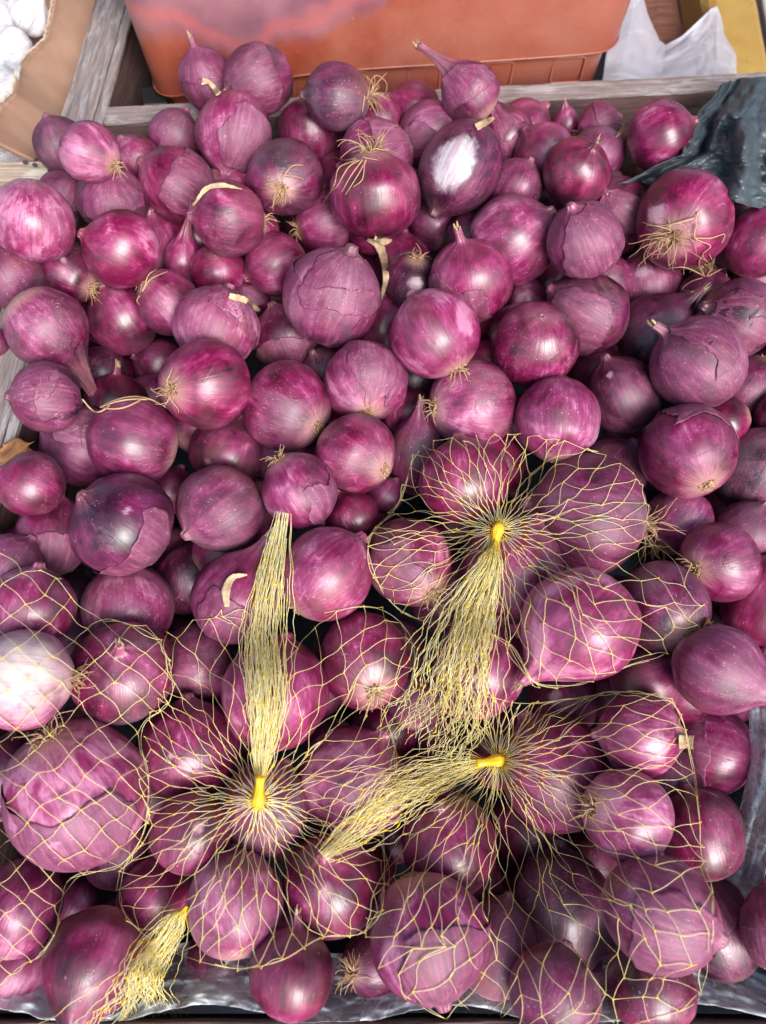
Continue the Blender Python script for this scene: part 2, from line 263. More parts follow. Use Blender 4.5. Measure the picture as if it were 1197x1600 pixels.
# ---------------------------------------------------------------- onion table
# x y r aspect neck_angle tilt neck root layer tone flags | label     (pixels of the photograph; neck_angle in the picture plane, tilt>0: neck towards the viewer)
# neck: 0 flat 1 nub 2 point 3 long stalk ; root: 0 none 1 disc 2 tuft 3 long loose roots ; layer: 0 top 1 lower 2 deep
# tone: d dark purple, c crimson, m magenta, p pale pink, u dusky plum, w very pale
TABLE = '''
95 228 41 1.05 110 10 1 0 1 u - | plain plum onion at the far left of the back row, beside the cardboard
142 238 46 1.0 150 -35 1 2 0 p - | pale pink onion near the cardboard with a small frilly root on its right
213 252 38 1.0 120 20 1 0 1 m - | small purple onion between the rosette-rooted onion and the back rail
272 212 40 1.0 60 0 1 0 2 u - | shaded plum onion tucked against the back rail left of the big pear-shaped one
325 128 44 1.1 118 15 4 0 1 u T | purple onion with a short dark pointed tip, leftmost in front of the orange tub
404 128 52 1.05 200 20 1 0 1 d T | round dark purple onion in front of the orange tub beside the pointed one
366 208 56 1.10 256 25 1 0 0 p T | big pale pear-shaped onion below the orange tub, narrow end down
277 291 56 1.08 150 15 1 0 0 m T | striped magenta onion with a torn upper left corner below the back rail
175 312 54 0.92 90 35 1 0 0 u T2 | onion with a loose cap of pale skin torn open over dark flesh, upper left
190 391 59 1.0 160 10 1 0 0 c - | glossy crimson onion with sharp highlight, upper left, above the rooted bulb
52 345 63 1.0 85 20 0 0 0 P D | bright pink onion with tan top at the left edge below the pale wood slat
98 305 37 1.0 60 10 0 0 1 u - | small shaded onion peeping between the bright pink one and the torn cap
358 342 56 1.0 178 10 1 2 0 m - | magenta onion with a dry tan stalk across its top and roots on its right
447 276 57 1.0 60 -68 0 2 0 d - | dark purple onion whose pale wiry root faces the viewer, below the tub
485 208 51 1.0 270 -5 1 2 1 m - | purple onion with a flattened tan root on its crown, left of the fuzzy root
527 152 49 1.05 180 5 1 3 1 d D | onion with a dark bruise and a big fuzzy root tuft on its right
590 196 40 1.1 272 -5 1 1 1 m - | small onion with blunt tan crown under the fuzzy root tuft
645 172 42 1.0 150 10 1 0 2 c - | crimson onion behind, just left of the long stalked one
735 146 44 1.0 130 6 3 0 0 m T | onion with a long bent stalk standing up against the orange tub
672 212 50 1.0 20 0 1 0 1 u T | plum onion behind the white-patched one, with small tan scars
588 246 57 1.0 195 10 1 0 1 p T | pale striped pink onion just behind the one with roots hanging down its top
585 306 72 0.92 278 -12 0 3 0 m - | big onion with straw coloured roots draped over its top, upper middle
718 263 62 1.2 246 20 1 1 0 d B-8,-8,1.12 | onion with a big bare white patch, right of the draped roots
790 212 42 1.0 120 20 2 0 1 m T2 | ragged onion with crumpled skin right behind the white-patched one
818 200 43 1.0 45 10 1 0 2 m - | magenta onion against the back rail right of the stalked one
850 242 47 1.0 130 10 1 0 1 m - | rounded purple onion left of the glossy one with the curled tip
900 270 51 1.0 62 38 4 0 0 c - | glossy deep red onion with a short curled tip, right of upper middle
932 242 44 1.0 40 10 1 0 1 u - | dusky onion peeking out behind the glossy curled-tip one
884 196 22 1.2 95 20 2 1 2 m - | tiny onion top with tan end poking up near the back rail
936 196 32 1.0 20 0 1 2 1 p T2 | small ragged pink onion with loose straw roots by the back rail
1032 214 54 0.92 30 0 1 0 0 c - | smooth dark red onion lying alone beside the dark plastic bag
806 292 42 1.0 60 10 1 0 1 u - | shaded purple onion between the white-patched and glossy curled-tip ones
800 375 67 1.0 32 12 1 0 0 m D | large magenta onion with a small pale scar, nub pointing right
912 376 58 1.0 110 30 1 0 0 u T | dull purple onion with faint nicks, right of the scarred magenta one
965 325 44 1.0 128 50 4 0 0 m T | onion with a dark shrivelled neck facing up, left of the large rooty one
1047 292 42 0.95 272 -15 1 2 1 p T2 | pink flaky onion with tan root on top, below the dark plastic bag
1068 346 74 0.98 60 -66 0 3 0 c B-38,-12,.42 | large crimson onion with straggling roots and white patch, below the plastic bag
1152 300 40 1.0 80 10 0 0 1 c - | shadowed red onion under the folds of the dark plastic bag
1187 378 52 1.1 70 10 1 0 0 c - | glossy red onion cut by the right edge, under the dark bag
957 286 18 1.0 100 -60 0 1 1 u - | tiny bulb with a round tan root end beside the curled-tip onion
508 348 47 1.0 8 -10 1 2 1 m - | magenta onion with wispy roots on its left, under the draped roots
432 414 47 1.05 200 10 1 0 1 m - | magenta onion left of the large torn one in the upper middle
521 465 73 1.05 70 20 1 0 0 u T2,B-45,45,.35 | large onion with torn dusty skin sheet and a pale lower left, upper middle
630 408 42 1.0 90 10 1 0 2 c - | shaded red onion below the draped-root onion
672 350 42 1.0 150 -30 1 1 2 d - | dark onion in shadow beneath the white-patched one
734 440 63 1.05 98 30 4 0 0 m T | onion with a small slit and crinkled peak, left of the scarred magenta one
680 521 68 1.02 128 -15 1 2 0 P - | brightest pink onion with white sheen and ragged root at lower right
645 442 44 1.0 260 -30 1 2 1 d B5,0,.4 | dark onion with ragged pinkish root end between the torn and the brightest ones
600 515 44 1.3 80 10 1 0 1 c - | narrow striped crimson onion squeezed between the torn and the brightest ones
835 538 66 1.04 80 50 0 0 0 c D | smooth rosy round onion with a pin scar, right of the brightest pink one
918 488 62 1.08 150 15 1 1 0 d T | dark plum onion with a torn tan flake, right of the rosy round one
1010 446 53 1.0 268 -10 1 1 1 p B-5,-20,.45 | onion with a whitish streaky crown below the large rooty one
822 468 32 1.0 200 10 0 0 2 p B-10,-5,.5 | small onion showing one white streak above the rosy round one
1024 517 57 1.1 40 12 2 0 1 d - | dark onion tapering up to the right behind the cracked plum one
1092 568 72 1.0 140 18 4 0 0 u T | large matte plum onion with a thin crack and neck stub at upper left
1100 462 42 1.0 270 -10 0 3 1 m - | onion with a mop of curly straw roots at the right side
1150 500 62 1.0 150 40 1 0 1 d T2 | dark purple ragged onion at the right edge beside the curly root mop
1168 608 54 1.0 240 0 1 1 2 d D | shaded dusty onion at the right edge behind the cracked plum one
972 618 58 1.08 120 20 1 0 0 d B-18,-30,.16 | glossy violet onion with a small pale fleck, left of the cracked plum one
930 582 43 1.0 25 5 2 0 2 m - | magenta onion half hidden above the violet one, point to the right
872 656 67 1.02 85 -15 1 1 0 p - | pale rose onion at the upper edge of the middle net, flat top
738 632 69 1.0 2 -28 1 2 0 m D | dusty onion with a tan root facing left, just above the middle net
572 597 66 0.93 92 -40 0 1 0 p TD | pale dusty round onion with a tan root at its bottom, image centre
448 636 69 1.0 142 -35 0 1 0 m D | pink onion with small tan root at lower right, left of centre
320 602 71 1.0 10 -42 0 2 0 c - | large shining onion with a tan root fleck on its left side
337 512 66 0.95 60 -10 1 1 0 p T2 | onion with pale torn patches above the large shining one
265 472 48 1.08 318 -20 1 2 0 m - | small onion with straw roots at its upper left below the crimson one
341 424 41 0.95 95 55 0 0 1 c - | crimson onion with a dimpled crown between rooted neighbours, upper left
287 408 30 1.2 82 15 3 0 1 m - | slim onion with an upright cut stalk beside the glossy crimson one
190 500 51 1.08 110 15 1 0 1 m - | dusky red onion between the dusty teardrop and the small rooted one
107 428 47 1.0 150 -35 1 2 1 m B-5,-22,.25 | onion with a pale spot and curly roots, above the dusty teardrop
72 512 62 1.0 312 8 3 0 0 m D | dusty teardrop onion with its long tip pointing down right, left side
18 432 48 1.05 120 10 1 0 1 u - | dusky onion cut by the left edge above the dusty teardrop
-8 538 26 1.0 90 10 1 0 1 c - | sliver of a red onion at the left edge beside the teardrop
384 470 38 1.0 130 10 1 1 2 c T | crimson onion with tan shred behind the torn patchy one
450 526 52 1.0 110 15 1 0 1 d T | dark purple onion with a shrunken hollow, left of the centre gap
250 572 40 1.0 160 10 1 0 2 m - | matte onion mostly hidden left of the large shining one
158 582 42 1.0 60 10 1 0 2 d D | dark onion under a shiny film below the teardrop tip
182 634 50 1.0 85 20 4 0 1 c - | crimson onion with tiny upright neck behind the long-rooted one
72 622 52 1.0 170 10 1 0 0 u T2 | dull onion with a folded skin flap by the left rail
209 690 68 1.0 160 -8 1 0 0 m R | striped onion with long straw roots stretched across its top, left
128 698 62 1.0 150 10 1 0 1 u T | matte purple onion pressed behind the striped long-rooted one
237 622 36 1.0 60 10 1 0 1 u - | small matte onion wedged above the long-rooted one
50 757 50 1.0 152 12 4 0 0 m - | small striped onion with a pointed tip by the left wall
190 820 83 0.92 140 25 1 0 0 d TB10,-20,.18 | biggest loose onion, dark glossy with white flaky scraps, left
346 796 70 0.95 215 20 1 0 0 u D | dusky plum onion with grey bloom right of the biggest flaky one
355 708 60 0.95 60 10 1 0 1 m B-30,12,.2 | magenta onion with one small white spot above the dusky plum one
468 766 58 1.05 305 -12 1 2 0 m T | onion with torn dark edge and frayed root at upper left, net tail below
556 710 63 1.0 150 -35 1 1 0 c D | deep red onion sprinkled with white dust, tan root at lower right
655 712 52 1.25 92 25 2 0 1 d D | dark dusty onion tapering upward left of the middle net
552 808 45 1.0 120 15 1 0 1 c - | crimson onion in the gap below the dust-sprinkled one
602 772 30 1.0 60 20 1 0 1 d - | small shiny violet onion between net and dust-sprinkled one
510 897 70 1.05 52 -8 1 1 0 p - | smooth pink onion with straw streaks from a tan corner, between the net tails
202 946 69 0.92 90 15 1 0 0 p D | pale rosy onion beneath the biggest flaky one
85 838 57 1.1 82 10 1 1 1 m T | striped purple onion with straw tip left of the biggest flaky one
38 856 36 1.0 80 10 1 0 2 m - | small magenta onion in the corner by the left wall
266 765 38 1.0 60 10 1 0 2 c - | dull red onion in the gap between the flaky and plum ones
292 905 50 1.1 80 10 1 0 2 d - | shadowed violet onion right of the pale rosy one
366 932 66 1.08 60 20 2 0 0 m TS | split onion with a curled tan dry leaf, left of the upright net tail
14 884 50 1.0 60 10 1 0 1 u - | plum onion at the left edge just above the left net
112 935 40 1.0 60 10 1 0 2 d - | dark onion behind the top of the left net
50 948 64 0.95 80 20 1 0 0 m - | uppermost onion inside the left net
38 1060 76 0.95 178 -12 1 2 0 w B-10,-15,2.6 | creamy white onion with tan root inside the left net
190 1050 78 0.95 112 62 4 0 0 m D | onion with a coiled dark neck facing up inside the left net
306 1040 62 1.05 185 10 2 0 1 u D | dusky reddish onion with a crumpled neck right of the coiled one
294 1172 77 0.98 95 15 1 1 0 m B-25,10,.2 | onion with a greyish spot inside the net left of the centre knot
122 1240 105 1.06 300 -30 1 2 0 P T | huge pale mauve onion with ragged lower skin inside the left net
182 1335 50 1.0 100 0 1 1 1 m D | onion with tan root end under the huge mauve one
28 1418 66 1.1 80 10 1 0 0 m - | pink onion in the bottom left of the left net
22 1515 55 1.0 80 10 1 0 1 p - | pale onion showing through clear film at the bottom left corner
8 1215 46 1.4 90 10 1 0 2 d - | dark onion at the left edge beside the huge mauve one
120 1410 48 1.0 60 10 1 0 2 d - | dark onion in shadow beneath the huge mauve one
300 1302 60 1.0 80 15 1 0 0 m B10,-10,.4 | onion with a pale round patch left of the centre knot
146 1502 76 1.05 253 10 2 0 0 c - | glossy dark red onion with its neck pointing down, bottom left
243 1402 58 1.05 60 10 1 0 1 m - | onion at the gathered end of the bottom left net tail
366 1412 77 1.02 100 -10 1 0 0 p D | bright pink onion below the centre knot
340 1500 52 1.0 80 10 1 0 2 c - | shaded red onion under the bright pink one at the bottom
428 1085 84 1.0 80 10 1 0 0 m - | large onion lying under the upright net tail
415 1262 66 1.05 70 10 1 0 0 u D | dusky onion directly beneath the centre knot
571 1031 69 1.08 102 -48 0 2 0 c - | crimson netted onion with a swirled tan root facing the viewer, centre
552 1222 82 1.0 60 20 1 0 0 p - | large pink onion under the slanting net tail
518 1384 75 1.05 110 60 1 0 0 m B-8,8,.3 | onion with a puckered pale crown below the slanting tail
454 1520 68 0.96 75 20 4 0 0 c - | dark red striped onion with an upright neck at the bottom edge
582 1505 50 1.0 20 -45 1 3 1 d - | dark onion with a rusty root curl near the bottom edge
667 1462 90 1.02 290 -10 1 1 0 p TB0,20,.32 | large patchy mauve onion in the lower right net, tan root on top
702 1320 72 1.0 95 45 1 1 0 m - | onion with rayed stripes right of the slanting tail end
868 1206 84 1.05 120 10 1 1 0 m - | large magenta onion beside the lower right knot
876 1424 82 1.12 80 10 1 0 1 d D | dark shaded onion in the middle of the lower right net
1030 1425 85 1.05 330 5 1 0 0 p T | big pink onion at the right of the lower right net
980 1272 68 0.98 350 -38 0 2 0 P D | pale shining onion with wiry root on its left, lower right net
1000 1146 62 1.0 182 5 1 1 0 p B25,25,.55 | onion with white streaked side and frayed end right of the lower knot
1046 1215 46 1.0 80 10 1 0 1 m - | magenta onion below the white streaked one
1110 1170 65 1.05 170 10 1 0 1 m ST | plain magenta onion with a cut tan stalk beside it, right side
1096 1304 60 1.1 100 10 1 0 1 c D | dusty crimson onion with peeling skin near the right plastic film
1118 1450 68 1.1 102 10 1 1 1 d TB10,30,.2 | marbled dull purple onion with tan tip right of the big pink one
1205 1450 44 1.4 80 10 1 0 0 c T2 | reddish onion with ragged pink scraps cut by the right edge
1018 1545 68 0.95 80 10 1 0 1 c D | dull red onion under the fold of the lower right net
868 1550 70 0.95 70 10 1 0 1 u D | purple onion under the net at the bottom edge
775 1480 66 1.1 70 10 1 0 1 u - | brownish onion right of the large patchy mauve one
748 1568 54 1.0 70 10 1 0 2 m - | onion at the very bottom under the patchy mauve one
726 754 70 1.0 100 10 1 0 0 c - | crimson onion at the upper left inside the middle net
918 803 94 0.95 172 12 1 3 0 u D | largest dusky onion at the upper right inside the middle net
952 738 57 1.0 60 10 1 0 1 u - | purple onion behind the largest dusky netted one
640 878 66 1.08 120 -35 1 2 0 c T | bright magenta onion at the left of the middle net with tan root
802 892 75 1.1 60 10 1 0 0 m - | onion directly behind the middle net knot
698 935 56 1.0 160 15 1 0 1 p T2 | onion with a crumpled pink skin edge left of the middle tail
906 976 86 1.02 228 10 2 0 0 P - | vivid pink onion tapering to lower left inside the middle net
1036 946 65 1.1 130 -38 0 2 0 d D | violet-grey onion with pale root at the right of the middle net
750 1045 72 1.05 60 10 1 0 0 m - | onion under the widest part of the middle tail
1012 1062 56 1.0 15 5 2 0 0 m - | pointed magenta onion aiming right below the violet-grey one
882 1098 52 1.0 80 10 1 0 1 m B-15,-10,.35 | onion with a pale blotch between the middle and lower nets
1122 1046 68 1.0 325 8 2 0 0 u - | smooth purple onion tapering to lower right at the right edge
1122 880 60 1.0 20 -55 0 2 0 m - | round onion with spidery roots facing the viewer, right of the middle net
1060 815 54 1.0 60 -20 1 2 1 p D | rosy striped onion above the spidery rooted one
1168 832 50 1.0 60 10 1 0 1 u D | dusty onion at the right edge above the spidery rooted one
1075 706 73 1.0 120 -35 1 1 0 m T | large onion with wrinkled pale root at lower right, under the cracked plum one
1180 736 64 1.08 60 10 1 0 1 d D | dark mottled onion cut by the right edge below the cracked plum one
1196 940 64 1.15 60 10 1 0 1 c - | deep magenta onion cut by the right edge, half way down
1188 1062 46 1.0 80 10 1 0 1 p - | pinkish onion with a cracked neck peeping at the right edge
1118 965 44 1.0 80 10 1 0 2 c D | shaded red onion between the violet-grey one and the right edge
820 1300 56 1.0 80 10 1 0 1 m - | purple onion under the strands fanning from the lower right knot
612 1300 46 1.0 60 10 1 0 2 m - | shaded onion beneath the lower end of the slanting tail
922 1345 44 1.0 60 10 1 0 2 c - | small onion deep between the shining one and the dark netted one
660 1130 44 1.0 60 10 1 0 2 m - | onion in shade under the frayed end of the middle tail
602 1140 50 1.0 80 10 1 0 2 c - | dark red onion below the swirled-root netted one
652 590 46 1.0 80 10 1 0 2 d - | dark onion in the gap left of the dusty left-facing root
'''
TONES = {'d': (0.36, 0.35, 0.85, 0.35), 'c': (0.50, 0.05, 0.10, 0.25), 'm': (0.57, 0.20, 0.35, 0.35), 'p': (0.75, 0.35, 0.45, 0.55),
         'P': (0.80, 0.05, 0.25, 0.25), 'u': (0.55, 0.75, 0.80, 0.65), 'w': (0.95, 0.5, 0.6, 0.6)}
ON = []
import re
for line in TABLE.strip().split('\n'):
    a, lab = line.split('|'); a = a.split()
    fl = a[10] if len(a) > 10 else '-'
    bm = re.search(r'B(-?\d+),(-?\d+),([\d.]+)', fl)
    ON.append(dict(x=float(a[0]), y=float(a[1]), r=float(a[2]) * (1.04 if 850 < float(a[1]) < 1380 else 1.01), asp=float(a[3]), ang=float(a[4]), tilt=float(a[5]), neck=int(a[6]), root=int(a[7]),
                   layer=int(a[8]), tone=a[9], T=(2 if 'T2' in fl else 1 if 'T' in fl else 0), D='D' in fl, S='S' in fl, RR='R' in fl,
                   bare=(float(bm[1]), float(bm[2]), float(bm[3])) if bm else None, label=lab.strip(), fill=False))
NMAIN = len(ON)

# ---------------------------------------------------------------- settle the heap: every onion slides along its own sight line until none cut into another
RIM = CAMZ - 0.555; FLOOR = CAMZ - 0.768
LEFT_A, LEFT_B = Vector((-0.320, -0.11, RIM)), Vector((-0.300, 1.10, RIM))
BACK_A, BACK_B = atz(135, 194, RIM), atz(1260, 132, RIM)
FRONT_Z = CAMZ - 0.665
RIGHT_A, RIGHT_B = Vector((0.335, -0.11, RIM)), Vector((BACK_B.x - 0.04, BACK_B.y, RIM))
def seg_dist(p, a, b):
    ab = b - a; t = max(0, min(1, (p - a).dot(ab) / ab.length_squared)); return (p - (a + ab * t)).length
def pos(o): return at(o['x'], o['y'], o['d'])
for o in ON:
    o['d0'] = heap_d(o['y']) + 0.034 * (o['layer'] - 0.3)
    o['d'] = o['d0']
front_a, front_b = Vector((-0.4, -0.098, FRONT_Z)), Vector((0.4, -0.098, FRONT_Z))
def relax(items, iters, movable=None):
    n = len(items)
    X = np.array([[ (o['x'] - 598.5) / F, (800 - o['y']) / F, 1.0] for o in items]); d = np.array([o['d'] for o in items])
    d0 = np.array([o['d0'] for o in items]); rp = np.array([o['r'] * (1 + 0.35 * (o['asp'] - 1)) for o in items]) / F
    lay = np.array([o['layer'] + (3 if o['fill'] else 0) for o in items], dtype=float); ys = np.array([o['y'] for o in items])
    mov = np.ones(n) if movable is None else np.array(movable, dtype=float)
    for it in range(iters):
        P = X * d[:, None]; R = rp * d
        D = P[:, None, :] - P[None, :, :]; dist = np.sqrt((D ** 2).sum(-1)) + 1e-9
        pen = (R[:, None] + R[None, :]) * 0.955 - dist; np.fill_diagonal(pen, -1)
        # who is in front: explicit layer, else the present depth
        key = lay * 0.05 + d - d0 * 0.6 + 1e-5 * np.arange(n)
        sign = np.where(key[:, None] < key[None, :], -1.0, 1.0)
        mv = np.where(pen > 0, pen, 0) * sign * 0.55
        nb = (pen > 0).sum(1); tot = mv.sum(1) / np.maximum(1, nb ** 0.5)
        d = d + mov * (0.6 * tot + 0.02 * (d0 - d))
        if it % 4 == 0:
            for i in range(n):
                if not mov[i]: continue
                if items[i]['x'] < 230 or items[i]['y'] < 320 or items[i]['y'] > 1380:
                    for k in range(6):
                        p = at(items[i]['x'], items[i]['y'], d[i]); r = rp[i] * d[i] * 0.96 + 0.006
                        bad = seg_dist(p, LEFT_A, LEFT_B) < r or seg_dist(p, BACK_A, BACK_B) < r or seg_dist(p, front_a, front_b) < r
                        if p.z < RIM and (p.x - r < -0.318 or p.y + r > 0.5 * (BACK_A.y + BACK_B.y) + 0.05 * (p.x / 0.3)): bad = True
                        if p.z - r < FLOOR: bad = True
                        if not bad: break
                        d[i] -= 0.006
    for o, v in zip(items, d): o['d'] = float(v)
relax(ON, 260)

# buried onions that fill the heap below the visible ones
fills = []
k = 0
for gy in range(150, 1600, 72):
    for gx in range(30 + (46 if (k % 2) else 0), 1240, 82):
        x = gx + random.uniform(-14, 14); y = gy + random.uniform(-12, 12)
        fills.append(dict(x=x, y=y, r=random.uniform(34, 50) * heap_d(250) / heap_d(y), asp=1.0, ang=random.uniform(0, 360), tilt=random.uniform(-40, 40),
                          neck=random.choice((1, 1, 2)), root=0, layer=0, tone=random.choice('dccmu'), T=0, D=False, S=False, RR=False, bare=None, label='', fill=True))
    k += 1
good = []
for o in fills:
    if o['y'] < 235: continue
    if o['y'] > 1560 : continue
    if o['x'] > 1110 and o['y'] > 1180: continue
    if o['x'] < 130 and o['y'] > 1380: continue
    px, py = o['x'], o['y']
    if px < 235 - 0.29 * (py - 0) + 40: continue
    d = heap_d(py) + 0.03
    ok = False
    for s in range(36):
        p = at(px, py, d); r = o['r'] / F * d
        if p.z - r < FLOOR + 0.003: break
        hit = any((p - q).length < (r + rq) * 0.80 for q, rq in ((pos(m), m['r'] / F * m['d']) for m in ON[:NMAIN] if abs(m['x'] - px) < 190 and abs(m['y'] - py) < 190))
        if not hit:
            ok = True; break
        d += 0.006
    if ok:
        o['d'] = d; o['d0'] = d
        if any((p - q).length < (r + rq) * 0.82 for q, rq in ((pos(m), m['r'] / F * m['d']) for m in good)): continue
        if p.x < -0.285 or p.y > 0.69: continue
        good.append(o)
# keep only buried ones that some gap could show (also from a step aside)
def bare_disc(o):
    cnt = 0
    for a in range(0, 360, 20):
        for q in (0.3, 0.65, 0.95):
            sx = o['x'] + q * o['r'] * math.cos(R_(a)); sy = o['y'] + q * o['r'] * math.sin(R_(a))
            if not any((m['x'] - sx) ** 2 + (m['y'] - sy) ** 2 < (0.97 * m['r']) ** 2 for m in ON[:NMAIN]): cnt += 1
    return cnt
for o in good:
    o['vis'] = bare_disc(o)
good = [o for o in good if o['vis'] > 2]
print('main', NMAIN, 'fill', len(good))
ALL = ON + good

# ---------------------------------------------------------------- onion geometry
def catmull(P, n):
    P = np.asarray(P, float); m = len(P) - 1
    Q = np.vstack([2 * P[0] - P[1], P, 2 * P[-1] - P[-2]])
    u = np.linspace(0, m, n); i = np.minimum(u.astype(int), m - 1); f = (u - i)[:, None]
    p0, p1, p2, p3 = Q[i], Q[i + 1], Q[i + 2], Q[i + 3]
    return 0.5 * ((2 * p1) + (-p0 + p2) * f + (2 * p0 - 5 * p1 + 4 * p2 - p3) * f ** 2 + (-p0 + 3 * p1 - 3 * p2 + p3) * f ** 3)

def profile(asp, neck, rs):
    a = asp; j = lambda s: rs.uniform(-s, s)
    P = [(0.0, -0.93 * a), (0.10, -0.955 * a), (0.30, -0.93 * a), (0.60 + j(.05), -0.78 * a), (0.86 + j(.04), -0.50 * a), (0.985, -0.14 * a), (0.985, 0.18 * a)]
    if neck == 0: P += [(0.86, 0.50 * a), (0.60, 0.77 * a), (0.30, 0.91 * a), (0.12, 0.94 * a), (0.06, 0.96 * a), (0.0, 0.93 * a)]
    elif neck == 1: P += [(0.86, 0.50 * a), (0.60, 0.78 * a), (0.32, 0.93 * a), (0.15, 1.02 * a), (0.10, 1.12 * a + j(.03)), (0.0, 1.14 * a)]
    elif neck == 2: P += [(0.83, 0.52 * a), (0.56, 0.82 * a), (0.32, 1.02 * a), (0.18, 1.20 * a), (0.11, 1.36 * a), (0.09, 1.46 * a + j(.05)), (0.0, 1.47 * a)]
    elif neck == 4: P += [(0.87, 0.50 * a), (0.63, 0.77 * a), (0.33, 0.93 * a), (0.14, 1.03 * a), (0.095, 1.17 * a), (0.085, 1.30 * a + j(.05)), (0.0, 1.31 * a)]
    else: P += [(0.84, 0.52 * a), (0.60, 0.82 * a), (0.36, 1.08 * a), (0.23, 1.38 * a), (0.155, 1.75 * a), (0.12, 2.08 * a), (0.14, 2.32 * a), (0.0, 2.36 * a)]
    return P

def onion_surface(o, rs, nl=52, ntt=40):
    R = o['R']; Pr = catmull(profile(o['asp'], o['neck'], rs), ntt)
    Pr[:, 0] = np.maximum(Pr[:, 0], 0); r = Pr[:, 0]; z = Pr[:, 1]
    s = np.concatenate([[0], np.cumsum(np.hypot(np.diff(r), np.diff(z)))]); tt = s / s[-1]
    if o['neck'] == 3: tt = np.clip((z / o['asp'] + 0.95) / 2.2, 0, 1.0)
    ph = rs.uniform(0, 6.28, 12); am = rs.uniform(0.4, 1.0, 12)
    kink = rs.uniform(-1, 1, 2) * (0.10 if o['neck'] < 3 else 0.22)
    def S(ti, lon):
        """ti: fractional profile index, lon: angle; arrays of the same shape -> xyz, t"""
        i = np.clip(ti, 0, ntt - 1.001); i0 = i.astype(int); f = i - i0
        rr = r[i0] * (1 - f) + r[i0 + 1] * f; zz = z[i0] * (1 - f) + z[i0 + 1] * f; t = tt[i0] * (1 - f) + tt[i0 + 1] * f
        lump = 1 + 0.036 * am[0] * np.cos(lon + ph[0]) + 0.045 * am[1] * np.cos(2 * lon + ph[1] + zz) + 0.020 * am[2] * np.cos(3 * lon + ph[2] - 1.5 * zz)
        lump = lump + 0.0045 * am[3] * np.cos(9 * lon + ph[3]) + 0.0035 * am[4] * np.cos(17 * lon + ph[4] + zz) + 0.006 * am[5] * np.cos(5 * lon + ph[5] + 2 * zz)
        nk = np.clip((zz / o['asp'] - 0.75) / 0.3, 0, 1)
        lump = lump + nk * (0.09 * np.cos(5 * lon + ph[6] + zz) + 0.06 * np.cos(8 * lon + ph[7] + 3 * zz))
        rt = np.clip((-zz / o['asp'] - 0.80) / 0.15, 0, 1)
        lump = lump + rt * 0.04 * np.cos(11 * lon + ph[8])
        x = rr * lump * np.cos(lon); y = rr * lump * np.sin(lon)
        h = np.clip(zz / o['asp'] - 0.5, 0, 3)
        x = x + kink[0] * h ** 1.6; y = y + kink[1] * h ** 1.6
        zz = zz + 0.03 * am[9] * np.cos(lon + ph[9]) * rr
        return np.stack([x * R, y * R, zz * R], -1), t
    return S, r, z, tt

